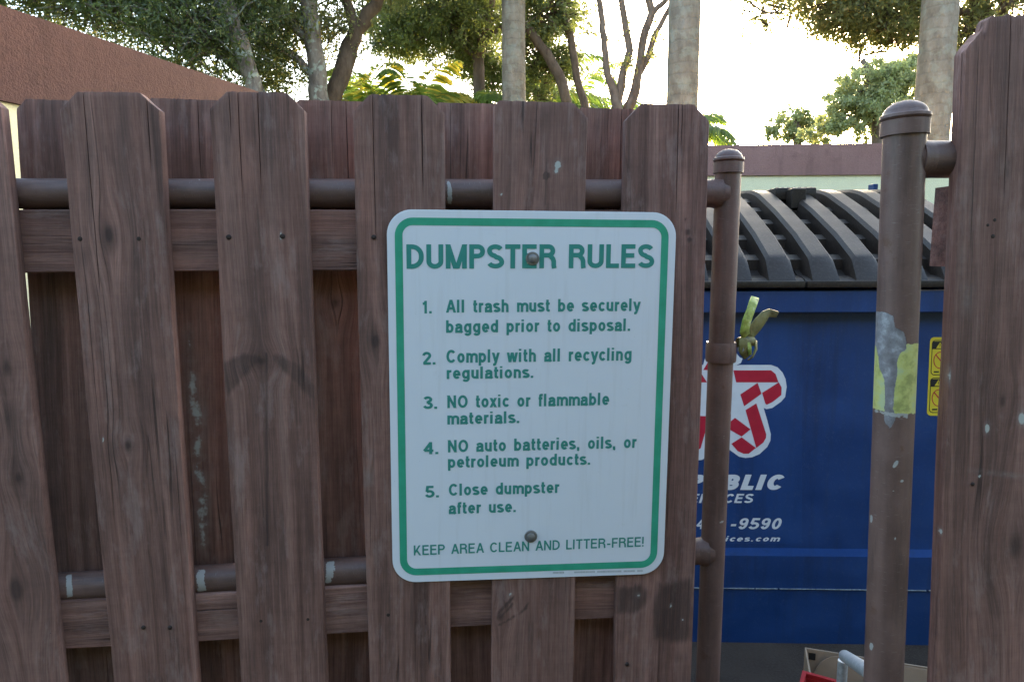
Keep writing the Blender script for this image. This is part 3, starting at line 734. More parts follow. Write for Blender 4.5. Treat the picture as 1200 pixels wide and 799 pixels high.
# --- lettering: a small grotesque drawn as strokes --------------------------
def arc(cx_, cy_, rx_, ry_, a0, a1, n=9):
    return [(cx_ + rx_ * math.cos(rad(a0 + (a1 - a0) * i / n)), cy_ + ry_ * math.sin(rad(a0 + (a1 - a0) * i / n))) for i in range(n + 1)]
def glyphs(w):
    h = w / 2; X = .74; G = {}
    def g(ch, adv, *st): G[ch] = (adv, st)
    # each stroke: list of points, optionally ('c', pts, ymin, ymax) clipped
    V = lambda x, a, b: [(x, a), (x, b)]
    Hh = lambda y, a, b: [(a, y), (b, y)]
    g('A', .72, ('c', [(.03, -.1), (.385, 1.1)][:0] or [(.075 - .035, -.12), (.36 + .035 * .3, 1.06)], 0, 1), ('c', [(.68, -.12), (.36 - .0105, 1.06)], 0, 1), Hh(.33, .17, .55))
    def bowl(x0, x1, ylo, yhi, r):
        ry = (yhi - ylo) / 2 - h; rr = min(ry, r); cy1, cy0 = yhi - h - rr, ylo + h + rr
        return [(x0, yhi - h)] + arc(x1 - h - rr, cy1, rr, rr, 90, 0) + arc(x1 - h - rr, cy0, rr, rr, 0, -90) + [(x0, ylo + h)]
    g('B', .70, V(h, 0, 1), bowl(w * .9, .62, .47 - h, 1, .2), bowl(w * .9, .66, 0, .47 + h, .2))
    g('C', .74, arc(.37, .5, .37 - h, .5 - h, 40, 180, 12) + arc(.37, .5, .37 - h, .5 - h, 180, 322, 12)[1:])
    g('D', .73, V(h, 0, 1), bowl(w * .9, .68, 0, 1, .37))
    g('E', .64, V(h, 0, 1), Hh(1 - h, w * .9, .58), Hh(.53, w * .9, .54), Hh(h, w * .9, .59))
    g('F', .60, V(h, 0, 1), Hh(1 - h, w * .9, .56), Hh(.50, w * .9, .51))
    g('I', w + .06, V(h, 0, 1))
    g('K', .70, V(h, 0, 1), ('c', [(w * .6, .24), (.60, 1.1)], 0, 1), ('c', [(.24, .55), (.64, -.12)], 0, 1))
    g('L', .57, V(h, 0, 1), Hh(h, w * .9, .54))
    g('M', .88, V(h, 0, 1), V(.84 - h, 0, 1), ('c', [(h * .55, 1.1), (.41, -.06)], 0, 1), ('c', [(.84 - h * .55, 1.1), (.43, -.06)], 0, 1))
    g('N', .72, V(h, 0, 1), V(.67 - h, 0, 1), ('c', [(h * .3, 1.08), (.67 - h * .3, -.08)], 0, 1))
    g('O', .78, arc(.38, .5, .38 - h, .5 - h, 0, 360, 32))
    g('P', .66, V(h, 0, 1), bowl(w * .9, .63, .42, 1, .22))
    g('R', .71, V(h, 0, 1), bowl(w * .9, .64, .45, 1, .22), [(.42, .45 + h), (.55, .40), (.585, .30), (.59, .12), (.61, 0)])
    g('S', .67, arc(.325, .745, .27 - h * .4, .255 - h, 20, 180, 9) + arc(.325, .745, .27 - h * .4, .215, 180, 262, 6)[1:] + arc(.335, .265, .29 - h * .4, .245 - h * .4, 82, 0, 6) + arc(.335, .255, .29 - h * .4, .255 - h, 0, -165, 10)[1:])
    g('T', .63, Hh(1 - h, 0, .61), V(.305, 0, 1 - w * .9))
    g('U', .71, [(h, 1)] + arc(.335, .30, .335 - h, .30 - h, 180, 360, 14) + [(.67 - h, 1)])
    g('V', .68, ('c', [(.02, 1.1), (.34, -.1)], 0, 1), ('c', [(.66, 1.1), (.34, -.1)], 0, 1))
    # lower case
    o = lambda cx_=.28: arc(cx_, X / 2, .28 - h, X / 2 - h, 0, 360, 28)
    g('a', .58, [(.055, .52)] + arc(.27, .50, .215 - h * .3, X - .50 - h, 160, 0, 9) + [(.485 - h * .3 , .13), (.53, 0.0)][:2], arc(.235, .205, .235 - h, .205 - h, 20, 180, 0) if 0 else [(.46, .44), (.22, .395), (.105, .34), (h, .21), (.10, .09), (.22, h), (.36, .09), (.45, .24)])
    g('b', .60, V(h, 0, 1), arc(.285, X / 2, .285 - h, X / 2 - h, 0, 360, 26))
    g('c', .54, arc(.28, X / 2, .28 - h, X / 2 - h, 38, 322, 20))
    g('d', .60, V(.57 - h, 0, 1), arc(.285, X / 2, .285 - h, X / 2 - h, 0, 360, 26))
    g('e', .58, [(w * .8, X / 2 - .01), (.56 - h, X / 2 - .01)] + arc(.28, X / 2, .28 - h, X / 2 - h, 2, 318, 22))
    g('f', .33, [(.33, 1 - h)] + arc(.24, .86, .11, .14 - h, 90, 180, 5) + [(.13, .5), (.13, 0)], Hh(X - h, 0, .30))
    g('g', .60, V(.57 - h, .0, X)[:0] or [(.57 - h, X), (.57 - h, .02)] + arc(.285, 0.01, .285 - h, .21 - h * .4, 0, -155, 9), arc(.285, X / 2, .285 - h, X / 2 - h, 0, 360, 26))
    g('h', .57, V(h, 0, 1), [(h, .42)] + arc(.27, .46, .27 - h, X - .46 - h, 180, 0, 10) + [(.54 - h, 0)])
    g('i', w + .075, V(h, 0, X), V(h, .87, 1))
    g('l', w + .075, V(h, 0, 1))
    g('m', .86, V(h, 0, X), [(h, .45)] + arc(.245, .48, .245 - h, X - .48 - h, 180, 0, 9) + [(.49 - h, 0)], [(.49 - h, .45)] + arc(.575 + h * .3, .48, .33 * .5 + h * .2, X - .48 - h, 180, 0, 9) + [(.575 + h * .3 + .165 + h * .2, 0)])
    g('n', .57, V(h, 0, X), [(h, .42)] + arc(.27, .46, .27 - h, X - .46 - h, 180, 0, 10) + [(.54 - h, 0)])
    g('o', .59, o())
    g('p', .60, V(h, -.24, X), arc(.285, X / 2, .285 - h, X / 2 - h, 0, 360, 26))
    g('r', .37, V(h, 0, X), [(h, .40)] + arc(.28, .44, .28 - h, X - .44 - h, 180, 88, 7) + [(.35, X - h - .005)])
    g('s', .53, arc(.245, .545, .21 - h * .3, .195 - h, 18, 180, 8) + arc(.245, .545, .21 - h * .3, .155, 180, 255, 4)[1:] + arc(.25, .20, .225 - h * .3, .18 - h * .4, 75, 0, 5) + arc(.25, .195, .225 - h * .3, .195 - h, 0, -165, 9)[1:])
    g('t', .34, [(.13, .95), (.13, .24)] + arc(.24, .17, .11, .17 - h, 180, 270, 5) + [(.32, h)], Hh(X - h, 0, .31))
    g('u', .57, V(.54 - h, 0, X), [(h, X)] + arc(.27, .28, .27 - h, .28 - h, 180, 360, 10) + [(.54 - h, .32)])
    g('v', .52, ('c', [(.03, X + .1), (.26, -.08)], 0, X), ('c', [(.49, X + .1), (.26, -.08)], 0, X))
    g('w', .80, ('c', [(.04, X + .1), (.22, -.1)], 0, X), ('c', [(.38, X + .06), (.20, -.1)], 0, X), ('c', [(.38, X + .06), (.57, -.1)], 0, X), ('c', [(.74, X + .1), (.55, -.1)], 0, X))
    g('x', .52, ('c', [(.01, -.1), (.47, X + .1)], 0, X), ('c', [(.47, -.1), (.01, X + .1)], 0, X))
    g('y', .53, ('c', [(.03, X + .1), (.27, 0.02)], 0, X), ('c', [(.50, X + .1), (.235, -.09), (.19, -.17)][:2], -.1, X), [(.245, -.08), (.20, -.15), (.14, -.175), (.06, -.165)])
    # figures and points
    g('0', .62, arc(.29, .5, .29 - h, .5 - h, 0, 360, 28))
    g('1', .50, V(.32, 0, 1), [(.10, .77), (.22, .78), (.31, .90)])
    g('2', .62, arc(.285, .70, .27 - h * .5, .30 - h, 175, -28, 12) + [(.13, .16), (.07, h)], Hh(h, .04, .57))
    g('3', .62, arc(.28, .74, .235 - h * .3, .26 - h, 165, -88, 11), arc(.28, .275, .28 - h * .4, .275 - h, 88, -165, 12), [(.2, .525), (.30, .525)])
    g('4', .62, V(.42, 0, 1), Hh(.30, .02, .59), ('c', [(.02, .27), (.44, .98)], .22, 1))
    g('5', .62, [(.545, 1 - h), (.145, 1 - h), (.10, .50)], arc(.28, .32, .28 - h * .4, .32 - h, 140, -160, 14))
    g('9', .62, arc(.285, .68, .285 - h, .32 - h, 0, 360, 24), [(.57 - h, .68)] + arc(.285, .42, .285 - h, .42 - h, 0, -150, 10))
    g('.', w + .07, V(h, 0, w * .95)); g(',', w + .07, V(h, 0, w * .95), [(h * 1.3, .02), (h * .8, -.13)])
    g('-', .42, Hh(.37, .03, .36)); g('!', w + .1, V(h, .28, 1), V(h, 0, w * .95))
    g(' ', .36)
    return G
def clip_poly(p, y0, y1):
    for s_, yv in ((1, y0), (-1, y1)):
        o2 = []
        for i in range(len(p)):
            a, b = p[i], p[(i + 1) % len(p)]; ia, ib = s_ * (a[1] - yv) >= 0, s_ * (b[1] - yv) >= 0
            if ia: o2.append(a)
            if ia != ib:
                t = (yv - a[1]) / (b[1] - a[1]); o2.append((a[0] + (b[0] - a[0]) * t, yv))
        p = o2
    return p
def text_faces(s, w, track=.06, wsp=None, hor=1.0):
    G = glyphs(w); x = 0; polys = []
    for ch in s:
        adv, st = G[ch]
        for k, q in enumerate(st):
            lim = None
            if q and q[0] == 'c': lim = q[2:]; q = q[1]
            if len(q) < 2: continue
            pts = [np.array(p, float) for p in q]
            closed = np.hypot(*(pts[0] - pts[-1])) < 1e-6 and len(pts) > 4
            Ls, Rs = [], []
            for i in range(len(pts)):
                if closed: a, c_ = pts[i - 1 if i else -2], pts[(i + 1) if i < len(pts) - 1 else 1]
                else: a, c_ = pts[max(i - 1, 0)], pts[min(i + 1, len(pts) - 1)]
                b_ = pts[i]; d1 = b_ - a; d2 = c_ - b_
                d1 = d1 / (np.hypot(*d1) or 1) if np.hypot(*d1) > 1e-9 else d2 / np.hypot(*d2)
                d2 = d2 / np.hypot(*d2) if np.hypot(*d2) > 1e-9 else d1
                t = d1 + d2; t = t / np.hypot(*t); nrm = np.array([-t[1], t[0]]); cs = max(.5, nrm @ np.array([-d1[1], d1[0]]))
                wl = w / 2 / cs
                Ls.append(b_ + nrm * wl); Rs.append(b_ - nrm * wl)
            for i in range(len(pts) - 1):
                pl = [tuple(Ls[i]), tuple(Rs[i]), tuple(Rs[i + 1]), tuple(Ls[i + 1])]
                if lim: pl = clip_poly(pl, *lim)
                if len(pl) >= 3: polys.append(([(px_ + x, py_) for px_, py_ in pl], k))
        x += (wsp if (ch == ' ' and wsp) else adv) + track
    return polys, x - track
def put_text(name, s, parent, fn, mat, w=.165, track=.06, wsp=None, shear=0, depth=.00045, lay=.00006):
    """fn maps (u in 0..1 along the line, v in cap heights, layer offset) to local coordinates"""
    polys, wd = text_faces(s, w, track, wsp)
    bm = bmesh.new()
    for pl, k in polys:
        vs = [bm.verts.new(fn((x + shear * y) / wd, y, k * lay)) for x, y in pl]
        try: bm.faces.new(vs)
        except Exception: pass
    bmesh.ops.remove_doubles(bm, verts=bm.verts, dist=1e-7)
    return frombm(name, bm, mat, parent)
def sign_text(s, xl, xr, yl, yr, cap, **k):
    a = Vector(suv(xl, yl)); b_ = Vector(suv(xr, yr)); H = (Vector(suv(xl, yl - cap)) - a).length
    ax_ = (b_ - a); up_ = Vector((0, 1)) 
    def fn(u_, v_, l_):
        p = a + ax_ * u_; return (p.x, -.0004 - l_, p.y + v_ * H)
    return put_text('lettering', s, sign, fn, TGREEN, **k)
sign_text('DUMPSTER RULES', 476.5, 766, 315, 314, 28.6, w=.192, track=.055, wsp=.38)
body = [('1.', 494, 507, 367.3, 367.2, 14.8), ('All trash must be securely', 523, 750, 366.3, 364.3, 15),
        ('bagged prior to disposal.', 522.8, 739.3, 390, 387.6, 14.8),
        ('2.', 495.5, 511.5, 427.2, 427, 15), ('Comply with all recycling', 523.2, 740.3, 425.2, 422.2, 15.4), ('regulations.', 523.5, 626, 444, 442.6, 14.2),
        ('3.', 496.5, 513.5, 479, 478.8, 14.8), ('NO toxic or flammable', 524.3, 714, 478, 474.3, 14.8), ('materials.', 524.3, 609.6, 497.2, 495.4, 14.2),
        ('4.', 497, 515, 532, 531.8, 14.2), ('NO auto batteries, oils, or', 525, 746, 529.8, 524.5, 14.4), ('petroleum products.', 525, 692.5, 548, 544.2, 14),
        ('5.', 498.6, 515.6, 582.8, 582.4, 13.8), ('Close dumpster', 526, 655.6, 580.6, 577.2, 14), ('after use.', 526, 605.4, 602, 599.6, 13.8)]
for s_, a_, b__, y1_, y2_, cp in body:
    sign_text(s_, a_, b__, y1_, y2_, cp, w=.192, track=.09, wsp=.44)
sign_text('KEEP AREA CLEAN AND LITTER-FREE!', 485, 755.3, 650.3, 639.8, 11.6, w=.152, track=.075, wsp=.40)
# tiny maker's print, too small to read: short ticks
bm = bmesh.new(); r_ = random.Random(3)
for x0_, x1_ in ((648, 661), (673, 697), (700, 727), (731, 744), (747, 752)):
    x_ = x0_
    while x_ < x1_:
        y_ = 671.6 - (x_ - 648) * .022; wd_ = r_.uniform(.5, 1.0)
        q = [suv(x_, y_), suv(x_ + wd_, y_), suv(x_ + wd_, y_ - 2.0), suv(x_, y_ - 2.0)]
        bm.faces.new([bm.verts.new((a, -.0004, b_)) for a, b_ in q]); x_ += wd_ + .5
frombm('maker_print', bm, FINE, sign)

# ------------------------------------------------------------------ dumpster
DD, DA = 2.36, rad(-2.1)
DM = Matrix.Translation((0.75, DD + .0, 0)) @ Matrix.Rotation(DA, 4, 'Z')
dump = empty('dumpster', (0.75, DD, 0), DA, label='big blue steel dumpster with ribbed black lids inside the enclosure', cat='dumpster')
def dz(px, py, yy): return loc_at(DM, px, py, yy)
zr1 = dz(960, 340, 0)[1]; zr0 = dz(960, 366, 0)[1]
zl1 = dz(960, 643, .035)[1]; zl0 = dz(960, 652, 0)[1]; zsc = dz(960, 690, 0)[1]; zb = dz(960, 764, 0.012)[1]
sxL, sxR = -.80, .98
print('DUMP z', zr1, zr0, zl1, zl0, zsc, zb)
# front and shell: profile swept along x, then sides
prof = [(.012, zr1), (0, zr1 - .004), (0, zr0), (.04, zr0 - .004), (.04, zl1), (.002, zl0), (.002, zsc), (.006, zsc - .006), (.010, zb + .01), (.014, zb)]
def swept(name, prof, x0, x1, mat, parent, nx=2, th=.0, **k):
    bm = bmesh.new(); cols = []
    for i in range(nx + 1):
        x = x0 + (x1 - x0) * i / nx; cols.append([bm.verts.new((x, y, z)) for y, z in prof])
    for A, B in zip(cols, cols[1:]):
        for j in range(len(prof) - 1): bm.faces.new((A[j], A[j + 1], B[j + 1], B[j]))
    return frombm(name, bm, mat, parent, **k)
DEP = 1.42; zbk = zr1 + .40
closed = prof + [(DEP - .03, zb), (DEP, zb + .05), (DEP, zbk), (DEP - .02, zbk)]
bm = bmesh.new(); A = [bm.verts.new((sxL, y, z)) for y, z in closed]; B = [bm.verts.new((sxR, y, z)) for y, z in closed]; n_ = len(closed)
for j in range(n_ - 1): bm.faces.new((A[j], A[j + 1], B[j + 1], B[j]))
bm.faces.new(A[::-1]); bm.faces.new(B); bmesh.ops.recalc_face_normals(bm, faces=bm.faces)
frombm('body', bm, BLUE, dump)
bm = bmesh.new(); bbox(bm, (sxL - .006, -.012, zr0), (sxR + .006, .0, zr1 - .002), .003); frombm('rim', bm, BLUE, dump)
bm = bmesh.new(); r_ = random.Random(8); x_ = sxL
while x_ < sxR:
    l_ = r_.uniform(.02, .09); t_ = r_.uniform(.0012, .0032)
    bbox(bm, (x_, -.0015, zsc - t_), (x_ + l_, .003, zsc + t_ * .3)); x_ += l_ + (r_.uniform(0, .012) if r_.random() < .4 else 0)
frombm('worn_seam', bm, WORN, dump)
for sx in (sxL - .09, sxR + .01):                 # fork pockets on the sides
    bm = bmesh.new(); bbox(bm, (sx, .22, .62), (sx + .08, 1.2, .80), .006); frombm('fork_pocket', bm, BLUE, dump)
for sx, sy in ((sxL + .12, .12), (sxR - .12, .12), (sxL + .12, DEP - .12), (sxR - .12, DEP - .12)):
    bm = bmesh.new(); bbox(bm, (sx - .03, sy - .04, .055), (sx + .03, sy + .04, zb + .004)); wl = frombm('caster', bm, DARKIN, dump)
    bm = bmesh.new(); tube(bm, [(sx - .022, sy, .05), (sx + .022, sy, .05)], .05, 20); frombm('wheel', bm, DARKIN, wl, smooth=40)
# lids ----------------------------------------------------------------------
zE = dz(960, 333, -.02)[1]
print('lid edge z', zE)
def key(px, py, sx):      # where a rib edge (local x = sx) is seen -> (y, z)
    Mi = DM.inverted(); o = Mi @ CAM; d = Mi.to_3x3() @ ray(px, py); t = (sx - o.x) / d.x; p = o + d * t; return p.y, p.z
sB = dz(948, 300, .055)[0]
kp_ = [key(948, 300, sB), key(931, 276, sB), key(907.5, 250, sB), key(887.5, 227, sB)]
print('rib keys', sB, kp_)
TOP = [(-.022, zE + .004), (-.02, zE + .012), (.034, kp_[0][1] - .004), (.05, kp_[0][1] + .006), (.085, kp_[0][1] + .022)] 
for y_, z_ in kp_[1:]: TOP.append((y_, z_))
ye, ze = kp_[-1]
TOP += [(ye + .10, ze + .022), (ye + .25, ze + .032), (ye + .5, ze + .025), (DEP + .01, ze + .005)]
TOP = sorted([(y, z + .016 * math.sin(math.pi * min(1, max(0, (y - .05) / (ye - .02))))) for y, z in TOP])
def interp(P, y): return float(np.interp(y, [p[0] for p in P], [p[1] for p in P]))
ys = [-.022, -.02, -.005, .01, .02, .03, .04, .05, .065, .085] + list(np.linspace(.12, DEP, 34))
def topz(y): return interp(TOP, y)
def flz(y):  # valley floor
    return zE + .014 + max(0, (topz(y) - zE - .014)) - min(.082, max(0, topz(y) - zE - .014) * .86) if y > -.019 else zE + .004
PIT = dz(1000, 331, -.02)[0] - dz(948.5, 331, -.02)[0]
xb0 = dz(949, 331, -.02)[0]
print('pitch', PIT, xb0)
def lid(x0, x1):
    bm = bmesh.new(); rows = []
    for y in ys: rows.append([bm.verts.new((x, y, flz(y))) for x in (x0, x1)] + [bm.verts.new((x, y, flz(y) - .012)) for x in (x0, x1)])
    for A, B in zip(rows, rows[1:]):
        bm.faces.new((A[0], A[1], B[1], B[0])); bm.faces.new((A[2], B[2], B[3], A[3])); bm.faces.new((A[0], B[0], B[2], A[2])); bm.faces.new((A[1], A[3], B[3], B[1]))
    bm.faces.new((rows[0][0], rows[0][2], rows[0][3], rows[0][1])); bm.faces.new((rows[-1][0], rows[-1][1], rows[-1][3], rows[-1][2]))
    bmesh.ops.recalc_face_normals(bm, faces=bm.faces)
    L_ = frombm('lid', bm, LID, dump, smooth=30)
    bm = bmesh.new(); bbox(bm, (x0 + .001, -.030, zE - .012), (x1 - .001, -.012, zE + .012), .004); frombm('lip', bm, LID, L_, smooth=40)
    return L_
kmin = int(math.floor((sxL - xb0) / PIT)) + 1; kmax = int(math.floor((sxR - .1 - xb0) / PIT))
ksplit = 0
lidL = lid(sxL - .02, xb0 - .016); lidR = lid(xb0 - .012, sxR + .02)
rib_me = None; step_me = None
wb, wt = .098, .070
def rib_mesh():
    bm = bmesh.new(); rows = []
    for y in ys[1:]:
        f, t = flz(y) - .004, topz(y); k = min(1, max(.02, (t - f) / .06)); t2 = t - .012 * k
        w1 = wb / 2; w2 = wt / 2 + .006; w3 = wt / 2 - .006
        tp = min(1, (y + .02) / .07)
        rows.append([bm.verts.new(p) for p in ((w1 * -1, y, f), (-w2 - .004 * (1 - tp), y, t2), (-w3, y, t), (w3, y, t), (w2 + .004 * (1 - tp), y, t2), (w1, y, f))])
    for A, B in zip(rows, rows[1:]):
        for j in range(5): bm.faces.new((A[j], A[j + 1], B[j + 1], B[j]))
    bm.faces.new(rows[0][::-1]); bm.faces.new(rows[-1]); bmesh.ops.recalc_face_normals(bm, faces=bm.faces)
    me = bpy.data.meshes.new('rib'); bm.to_mesh(me); bm.free(); me.materials.append(LID); smooth_me(me, 28); return me
rib_me = rib_mesh()
bm = bmesh.new(); sl_ = .042 * .42
vs = [bm.verts.new(p) for p in ((-.03, 0, -.05), (.03, 0, -.05), (.03, 0, 0), (-.03, 0, 0), (-.03, .042, -.05 + sl_), (.03, .042, -.05 + sl_), (.03, .042, sl_), (-.03, .042, sl_))]
for f in ((0, 1, 2, 3), (3, 2, 6, 7), (4, 7, 6, 5), (0, 3, 7, 4), (1, 5, 6, 2)): bm.faces.new([vs[i] for i in f])
step_me = bpy.data.meshes.new('cross_step'); bm.to_mesh(step_me); bm.free(); step_me.materials.append(LID)
for k in range(kmin, kmax + 1):
    x = xb0 + .056 + k * PIT
    if x - .06 < sxL or x + .05 > sxR + .02: continue
    P_ = lidL if k < 0 else lidR
    link('rib', rib_me, None, P_, loc=(x, 0, 0)); 
    for y_ in np.arange(.10, DEP - .5, .15): link('cross_step', step_me, None, P_, loc=(x - PIT / 2, y_, topz(y_) - .046))
# dotted pad and block at the top
yp, zp = key(930, 226, dz(930, 330, 0)[0] - .02)
px0 = dz(0 + 908, 226, ye - .02)[0]; px1 = dz(956, 226, ye - .02)[0]
bm = bmesh.new(); bbox(bm, (px0, ye - .03, ze - .03), (px1, ye + .20, ze + .022), .006); pad = frombm('hinge_pad', bm, LID, lidR, smooth=40)
bm = bmesh.new()
for i in range(7):
    for j in range(3): lathe(bm, [(0, .005), (.006, .004), (.009, 0)], 8, (px0 + .014 + i * (px1 - px0 - .03) / 6, ye - .005 + j * .07, ze + .021))
frombm('studs', bm, LID, pad, kind='stuff')
bm = bmesh.new(); bx = dz(936, 240, ye - .1)[0]; bbox(bm, (bx - .03, ye - .10, ze - .07), (bx + .03, ye - .031, ze + .012), .004); frombm('latch_block', bm, LID, lidR)
bm = bmesh.new(); hx = dz(1024, 222, DEP - .1)[0]; bbox(bm, (hx - .012, DEP - .12, ze + .02), (hx + .012, DEP - .06, dz(1024, 216, DEP - .1)[1]), .003); frombm('hinge_tab', bm, BLUE, dump)
# decals ----------------------------------------------------------------------
PY = .04
def dv(px, py, e=0): s_, z_ = loc_at(DM, px, py, PY - .001 - e); return (s_, PY - .001 - e, z_)
def dpoly(name, polys, e, mat, parent):
    bm = bmesh.new()
    for p in polys:
        vs = [bm.verts.new(dv(x, y, e)) for x, y in p]; bm.faces.new(vs)
    bmesh.ops.recalc_face_normals(bm, faces=bm.faces)
    for f in bm.faces:
        if f.normal.y > 0: f.normal_flip()
    bmesh.ops.triangulate(bm, faces=bm.faces)
    return frombm(name, bm, mat, parent)
decal = dpoly('decal_sheet', [[(650, 372), (940, 372), (940, 637), (650, 637)]], .0, BLUE2, dump)
# the visible arms of the star, traced; a loose five-fold star continues behind the board
def Z(x, y, zx=800, zy=420, s=6.66): return (zx + x / s, zy + y / s)
white = [Z(x, y) for x, y in [(385, 55), (430, 52), (455, 50), (690, 50), (740, 68), (780, 110), (803, 160), (812, 220), (800, 300), (770, 335), (700, 385), (655, 395), (632, 385), (660, 480), (688, 590), (685, 640), (660, 690), (600, 745), (540, 770), (490, 775), (440, 765), (370, 715), (330, 690), (240, 740), (150, 790), (60, 800), (0, 760), (-40, 690), (-40, 600), (20, 420), (-60, 360), (-150, 260), (-160, 160), (-110, 80), (-40, 50), (160, 50), (190, -60), (240, -120), (320, -130), (400, -90), (420, -40), (445, -10), (468, 0), (455, 35), (420, 52)]]
dpoly('logo_white', [white], .0008, DWHITE, decal)
red = [[(395, 92), (690, 92), (725, 120), (748, 186), (418, 186)],
       [(585, 190), (615, 275), (480, 372), (450, 280)],
       [(750, 186), (772, 225), (770, 285), (700, 340), (655, 360), (645, 350), (620, 268)],
       [(575, 350), (652, 590), (650, 620), (630, 655), (575, 697), (490, 402)],
       [(408, 462), (530, 552), (460, 608), (350, 545), (340, 520)],
       [(460, 614), (572, 697), (515, 742), (475, 742), (430, 722), (380, 665)],
       [(160, 90), (385, 90), (330, -60), (290, -90), (250, -60)],
       [(-100, 90), (130, 92), (190, 186), (-20, 186), (-110, 120)],
       [(60, 445), (200, 450), (180, 560), (140, 700), (60, 755), (0, 720), (0, 640)]]
dpoly('logo_red', [[Z(x, y) for x, y in p] for p in red], .0014, DRED, decal)
def dump_text(s, xl, xr, y, cap, w, shear, track=.05, wsp=None, yr=None, mat=None):
    a = Vector(dv(xl, y, .0008)); b_ = Vector(dv(xr, yr or y, .0008)); H = (Vector(dv(xl, y - cap, .0008)) - a).length; ax_ = b_ - a
    def fn(u_, v_, l_): p = a + ax_ * u_; return (p.x, p.y - l_, p.z + v_ * H)
    return put_text('lettering', s, decal, fn, mat or DWHITE, w=w, shear=shear, track=track, wsp=wsp, lay=.0002)
dump_text('REPUBLIC', 764, 916, 573.8, 17.8, .27, .22, .10)
dump_text('SERVICES', 796.5, 881, 589, 10.6, .19, .22, .10)
dump_text('4', 815.5, 824, 619.5, 13, .17, .22, .06, mat=DWHITE)
dump_text('-9590', 854.5, 914, 619.8, 13, .185, .22, .10)
dump_text('services.com', 818, 912.5, 634, 6.2, .19, .22, .16)
# warning sticker, partly behind the right board
def wp(u_, v_, e): 
    x_ = 1093 + u_ * 30 - v_ * .0 ; return dv(1089 + u_ * 30 + (4.5 * (1 - v_)) * -1 + 4.5, 395 + v_ * 92, e)
st_ = empty('sticker_group', (0, 0, 0)); bpy.data.objects.remove(st_)
bm = bmesh.new(); rr_ = rrect(30, 92, 5)
def wpx(x, y, e): x += 1103 + (441 - (y + 441)) * 0; yy_ = 441 + y; return dv(x + (-y) * .045, yy_, e)
bm.faces.new([bm.verts.new(wpx(x, -y, 0)) for x, y in rr_][::-1]); stk = frombm('warning_sticker', bm, YELLOW, dump)
for sy_ in (-22, 22):
    bm = bmesh.new(); 
    o_ = rrect(25, 41, 4); i_ = rrect(23.4, 39.4, 3.4)
    vo = [bm.verts.new(wpx(x, -y + sy_, .0006)) for x, y in o_]; vi = [bm.verts.new(wpx(x, -y + sy_, .0006)) for x, y in i_]; n2_ = len(vo)
    for k in range(n2_): bm.faces.new((vo[k], vi[k], vi[(k + 1) % n2_], vo[(k + 1) % n2_]))
    bm.faces.new([bm.verts.new(wpx(x, y + sy_, .0008)) for x, y in ((-12, -10), (12, -10), (12, -19), (-12, -19))])
    bm.faces.new([bm.verts.new(wpx(x, y + sy_, .0006)) for x, y in ((-9, 17.5), (-3, 17.5), (-3, 15.8), (-9, 15.8))])
    frombm('warning_print', bm, BLACK, stk)
    bm = bmesh.new(); cx_, cy_ = -2, 3
    ro = [(cx_ + 8 * math.cos(a), cy_ + 10 * math.sin(a)) for a in np.linspace(0, 2 * math.pi, 25)[:-1]]; ri_ = [(cx_ + 7 * math.cos(a), cy_ + 9 * math.sin(a)) for a in np.linspace(0, 2 * math.pi, 25)[:-1]]
    vo = [bm.verts.new(wpx(x, y + sy_, .0008)) for x, y in ro]; vi = [bm.verts.new(wpx(x, y + sy_, .0008)) for x, y in ri_]
    for k in range(24): bm.faces.new((vo[k], vi[k], vi[(k + 1) % 24], vo[(k + 1) % 24]))
    bm.faces.new([bm.verts.new(wpx(x + cx_, y + cy_ + sy_, .0009)) for x, y in ((-6, -6), (-5, -6.8), (6, 6), (5, 6.8))])
    frombm('prohibition_ring', bm, DRED, stk)
    bm = bmesh.new(); bm.faces.new([bm.verts.new(wpx(x, y + sy_, .0012)) for x, y in ((-7.5, -11), (-3, -18), (1.5, -11))]); frombm('warning_triangle', bm, YELLOW, stk)
    bm = bmesh.new(); bm.faces.new([bm.verts.new(wpx(x, y + sy_, .0016)) for x, y in ((-3.3, -12.5), (-2.7, -12.5), (-2.6, -16), (-3.4, -16))]); frombm('exclamation_mark', bm, BLACK, stk)

# ------------------------------------------------------------------ things on the ground in the enclosure
ZP = lambda px, py, D: at(px, py, D)
BY_, BYAW = .30, rad(-18)
bx_t = ZP(943, 758, 2.02); BT = bx_t.z
bo = bx_t - Vector((-math.sin(BYAW), math.cos(BYAW), 0)) * BY_
box = empty('cardboard_box', (bo.x, bo.y, 0), BYAW, label='open cardboard box on the ground in front of the blue dumpster', cat='box')
bw_, bd_ = .46, BY_
for nm, a, b_ in (('front_panel', (0, 0, .0), (bw_, .005, BT)), ('rear_panel', (0, bd_ - .005, 0), (bw_, bd_, BT)), ('side_panel', (.0, .006, 0), (.005, bd_ - .006, BT)), ('side_panel', (bw_ - .005, .006, 0), (bw_, bd_ - .006, BT))):
    bm = bmesh.new(); bbox(bm, a, b_); frombm(nm, bm, CARD, box)
bm = bmesh.new(); bbox(bm, (.006, .006, .006), (bw_ - .006, bd_ - .006, .02)); frombm('base_panel', bm, CARDIN, box)
def flap(pts, t=.004):
    bm = bmesh.new(); A = [bm.verts.new(p) for p in pts]; B = [bm.verts.new((p[0], p[1] + t, p[2] - t * .3)) for p in pts]
    bm.faces.new(A); bm.faces.new(B[::-1]); n = len(pts)
    for k in range(n): bm.faces.new((A[k], B[k], B[(k + 1) % n], A[(k + 1) % n]))
    bmesh.ops.recalc_face_normals(bm, faces=bm.faces); frombm('flap', bm, CARD, box)
yb = bd_ - .02
